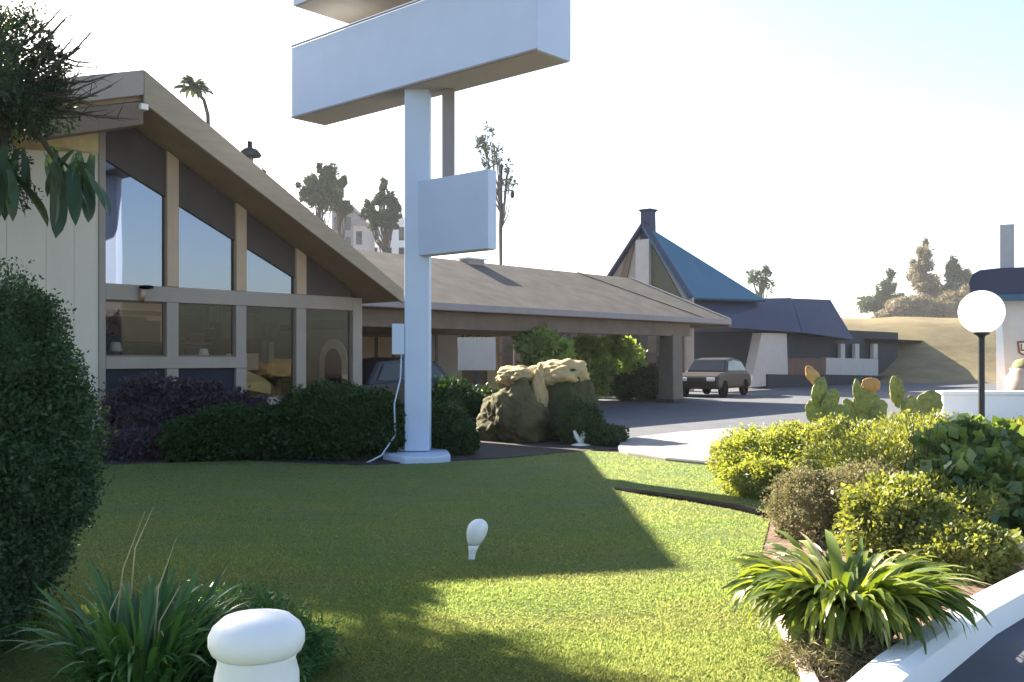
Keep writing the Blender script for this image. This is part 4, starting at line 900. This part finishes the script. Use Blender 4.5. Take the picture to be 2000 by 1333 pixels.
# ------------------------------------------------------------------ far trees and buildings
FAR = 2.6
def at(px, D): D *= FAR; return ((px - CX) / F * D, D, 0)
def B(px, py, D, rx, rz):
    out = []
    for k in range(6):
        a, b = random.uniform(-.75, .75), random.uniform(-.8, .75); w = random.uniform(.48, .72)
        out.append((px + a * rx, py - b * rz, D * FAR + random.uniform(-.5, .5) * rx * D * FAR / F, rx * w, rz * w))
    return [(tuple(P(x_, y_, d_)), (a * d_ / F, a * d_ / F * .8, b * d_ / F)) for x_, y_, d_, a, b in out]
def ftree(label, base, ytop, blobs, n, leaf, m='farleaf', **k):
    h = EYE + (HY - ytop) / F * base[1]
    return tree(label, base, h, sum(blobs, []), n, leaf * base[1] / F, m, tr=.0026 * base[1] , cr=.45, clumps=90, shell=k.pop('shell', .3), **k)
ftree('broad dark tree nearest the sloped roof edge', at(625, 60), 320, [B(628, 345, 60, 26, 36), B(605, 372, 60, 26, 26), B(640, 390, 60, 20, 26)], 14000, 6)
ftree('narrow dark tree second from the sloped roof edge', at(664, 62), 355, [B(664, 372, 62, 15, 22), B(668, 400, 62, 17, 18)], 5000, 6)
ftree('open crowned tree directly left of the white sign pole', at(752, 58), 360, [B(748, 378, 58, 14, 26), B(770, 405, 58, 18, 22), B(730, 408, 58, 18, 18), B(752, 430, 58, 24, 14)], 7000, 6)
ftree('thin sparse tree right of the small sign panel', at(978, 50), 330, [B(942, 268, 50, 20, 22), B(958, 300, 50, 18, 24), B(985, 320, 50, 14, 16), B(995, 355, 50, 14, 16)], 1100, 5.5, shell=.1)
ftree('slender tree rising behind the blue roof', at(1487, 75), 530, [B(1478, 545, 75, 18, 14), B(1497, 540, 75, 12, 22)], 900, 5.5, shell=.1)
ftree('tall conifer at the left end of the hillside trees', at(1735, 95), 535, [B(1728, 560, 95, 20, 28), B(1710, 598, 95, 32, 22), B(1740, 590, 95, 26, 24)], 9000, 5)
ftree('tall narrow tree in the middle of the hillside trees', at(1803, 92), 480, [B(1806, 500, 92, 14, 24), B(1795, 525, 92, 24, 30), B(1800, 560, 92, 32, 30)], 11000, 5, 'farbrown')
ftree('dark ragged tree at the right end of the hillside trees', at(1868, 90), 510, [B(1862, 535, 90, 13, 28), B(1882, 545, 90, 12, 28), B(1870, 570, 90, 20, 26)], 8000, 5)
base = Vector(at(405, 30)); t = thing('palm_tree', 'small palm with a curved trunk rising behind the main roof ridge', 'palm', base)
D_ = base.y; s_ = D_ / F; hd = P(378, 176, D_)
mb = MB(); mb.tube([base, P(408, 300, D_), P(406, 225, D_), P(398, 195, D_), hd], [5 * s_, 4 * s_, 4 * s_, 3.5 * s_, 3 * s_], 8); mb.build('trunk', 'bark', t, True)
mb = MB()
for k in range(90): ribbon(mb, hd, random.uniform(0, 6.28), random.uniform(26, 46) * s_, random.uniform(6, 11) * s_, random.uniform(.0, 1.4), random.uniform(.8, 2.2), tw=random.uniform(-.6, .6))
mb.build('crown', 'farleaf', t, True)
tt = [B(1750, 614, 88, 50, 26), B(1820, 600, 88, 60, 38), B(1880, 606, 88, 40, 34)]
shrub('thicket', 'wide brownish thicket along the top of the hillside', 'thicket', (at(1820, 88)[0], at(1820, 88)[1], 4), sum(tt, []), 26000, 5 * 88 * FAR / F, 'farbrown', None, .85, 260, .3, stems=False)
def far_house(label, px0, px1, pt, D, m, roofm, nwin):
    D *= FAR; q_ = D / F
    a, b = P(px0, pt, D), P(px1, pt, D); t = thing('far_building', label, 'building', ((a.x + b.x) / 2, D, 0), 'buildings beyond the motel')
    mb = MB(); mb.box(a.x, b.x, D, D + 14, 0, a.z); mb.build('wall', m, t)
    mb = MB(); mb.box(a.x - 3 * q_, b.x + 3 * q_, D - 3 * q_, D + 14.5, a.z + .002, a.z + 7 * q_); mb.build('roof', roofm, t)
    w = (b.x - a.x) / nwin
    for k in range(nwin):
        for z in (a.z - 38 * q_, a.z - 78 * q_):
            mb = MB(); mb.box(a.x + w * (k + .25), a.x + w * (k + .75), D - .06, D - .004, z, z + 26 * q_); mb.build('window', 'darkglass', t)
far_house('grey block of a building beyond the sloped roof edge', 648, 690, 412, 72, 'greypost', 'trim', 2)
far_house('low grey annex beside the grey building block', 690, 712, 440, 72, 'greywall', 'greypost', 1)
far_house('white building beyond the roof left of the sign pole', 716, 800, 432, 78, 'white', 'white', 3)
c = at(980, 52); t = thing('antenna_mast', 'thin dark mast with a small lamp arm beyond the canopy roof', 'mast', c)
mb = MB(); mb.tube([c, P(980, 322, 52)], [.08, .05], 8); mb.build('mast', 'darkmetal', t, True)
mb = MB(); mb.tube([P(980, 374, 52), P(1000, 372, 52)], .03, 6); mb.lump(P(1001, 380, 52), (.12, .12, .22), .1); mb.build('arm', 'darkmetal', t, True)
# pale rock in the bed at the right edge
c = G(1990, 1085); t = thing('rock', 'pale smooth rock lying on the bed soil at the right edge', 'rock', c)
mb = MB(); mb.lump(c + Vector((.03, .05, .03)), (.22, .16, .09), .15, 1.4, 3, 2, flat=.0); mb.build('stone', 'pinkedge', t, True)

# ------------------------------------------------------------------ haze in the air
mb = MB(); mb.box(-705, 705, -65, 905, -1.0, 42.0)
M['haze'] = hm = bpy.data.materials.new('haze'); hm.use_nodes = True
n = hm.node_tree; n.nodes.clear(); out = n.nodes.new('ShaderNodeOutputMaterial'); pv_ = n.nodes.new('ShaderNodeVolumePrincipled')
pv_.inputs['Color'].default_value = (.9, .93, 1, 1); pv_.inputs['Density'].default_value = 0.00026; pv_.inputs['Anisotropy'].default_value = 0.1
n.links.new(pv_.outputs[0], out.inputs['Volume'])
mb.build('haze', 'haze', kind='stuff', label='thin pale haze in the air over the whole place', cat='haze')
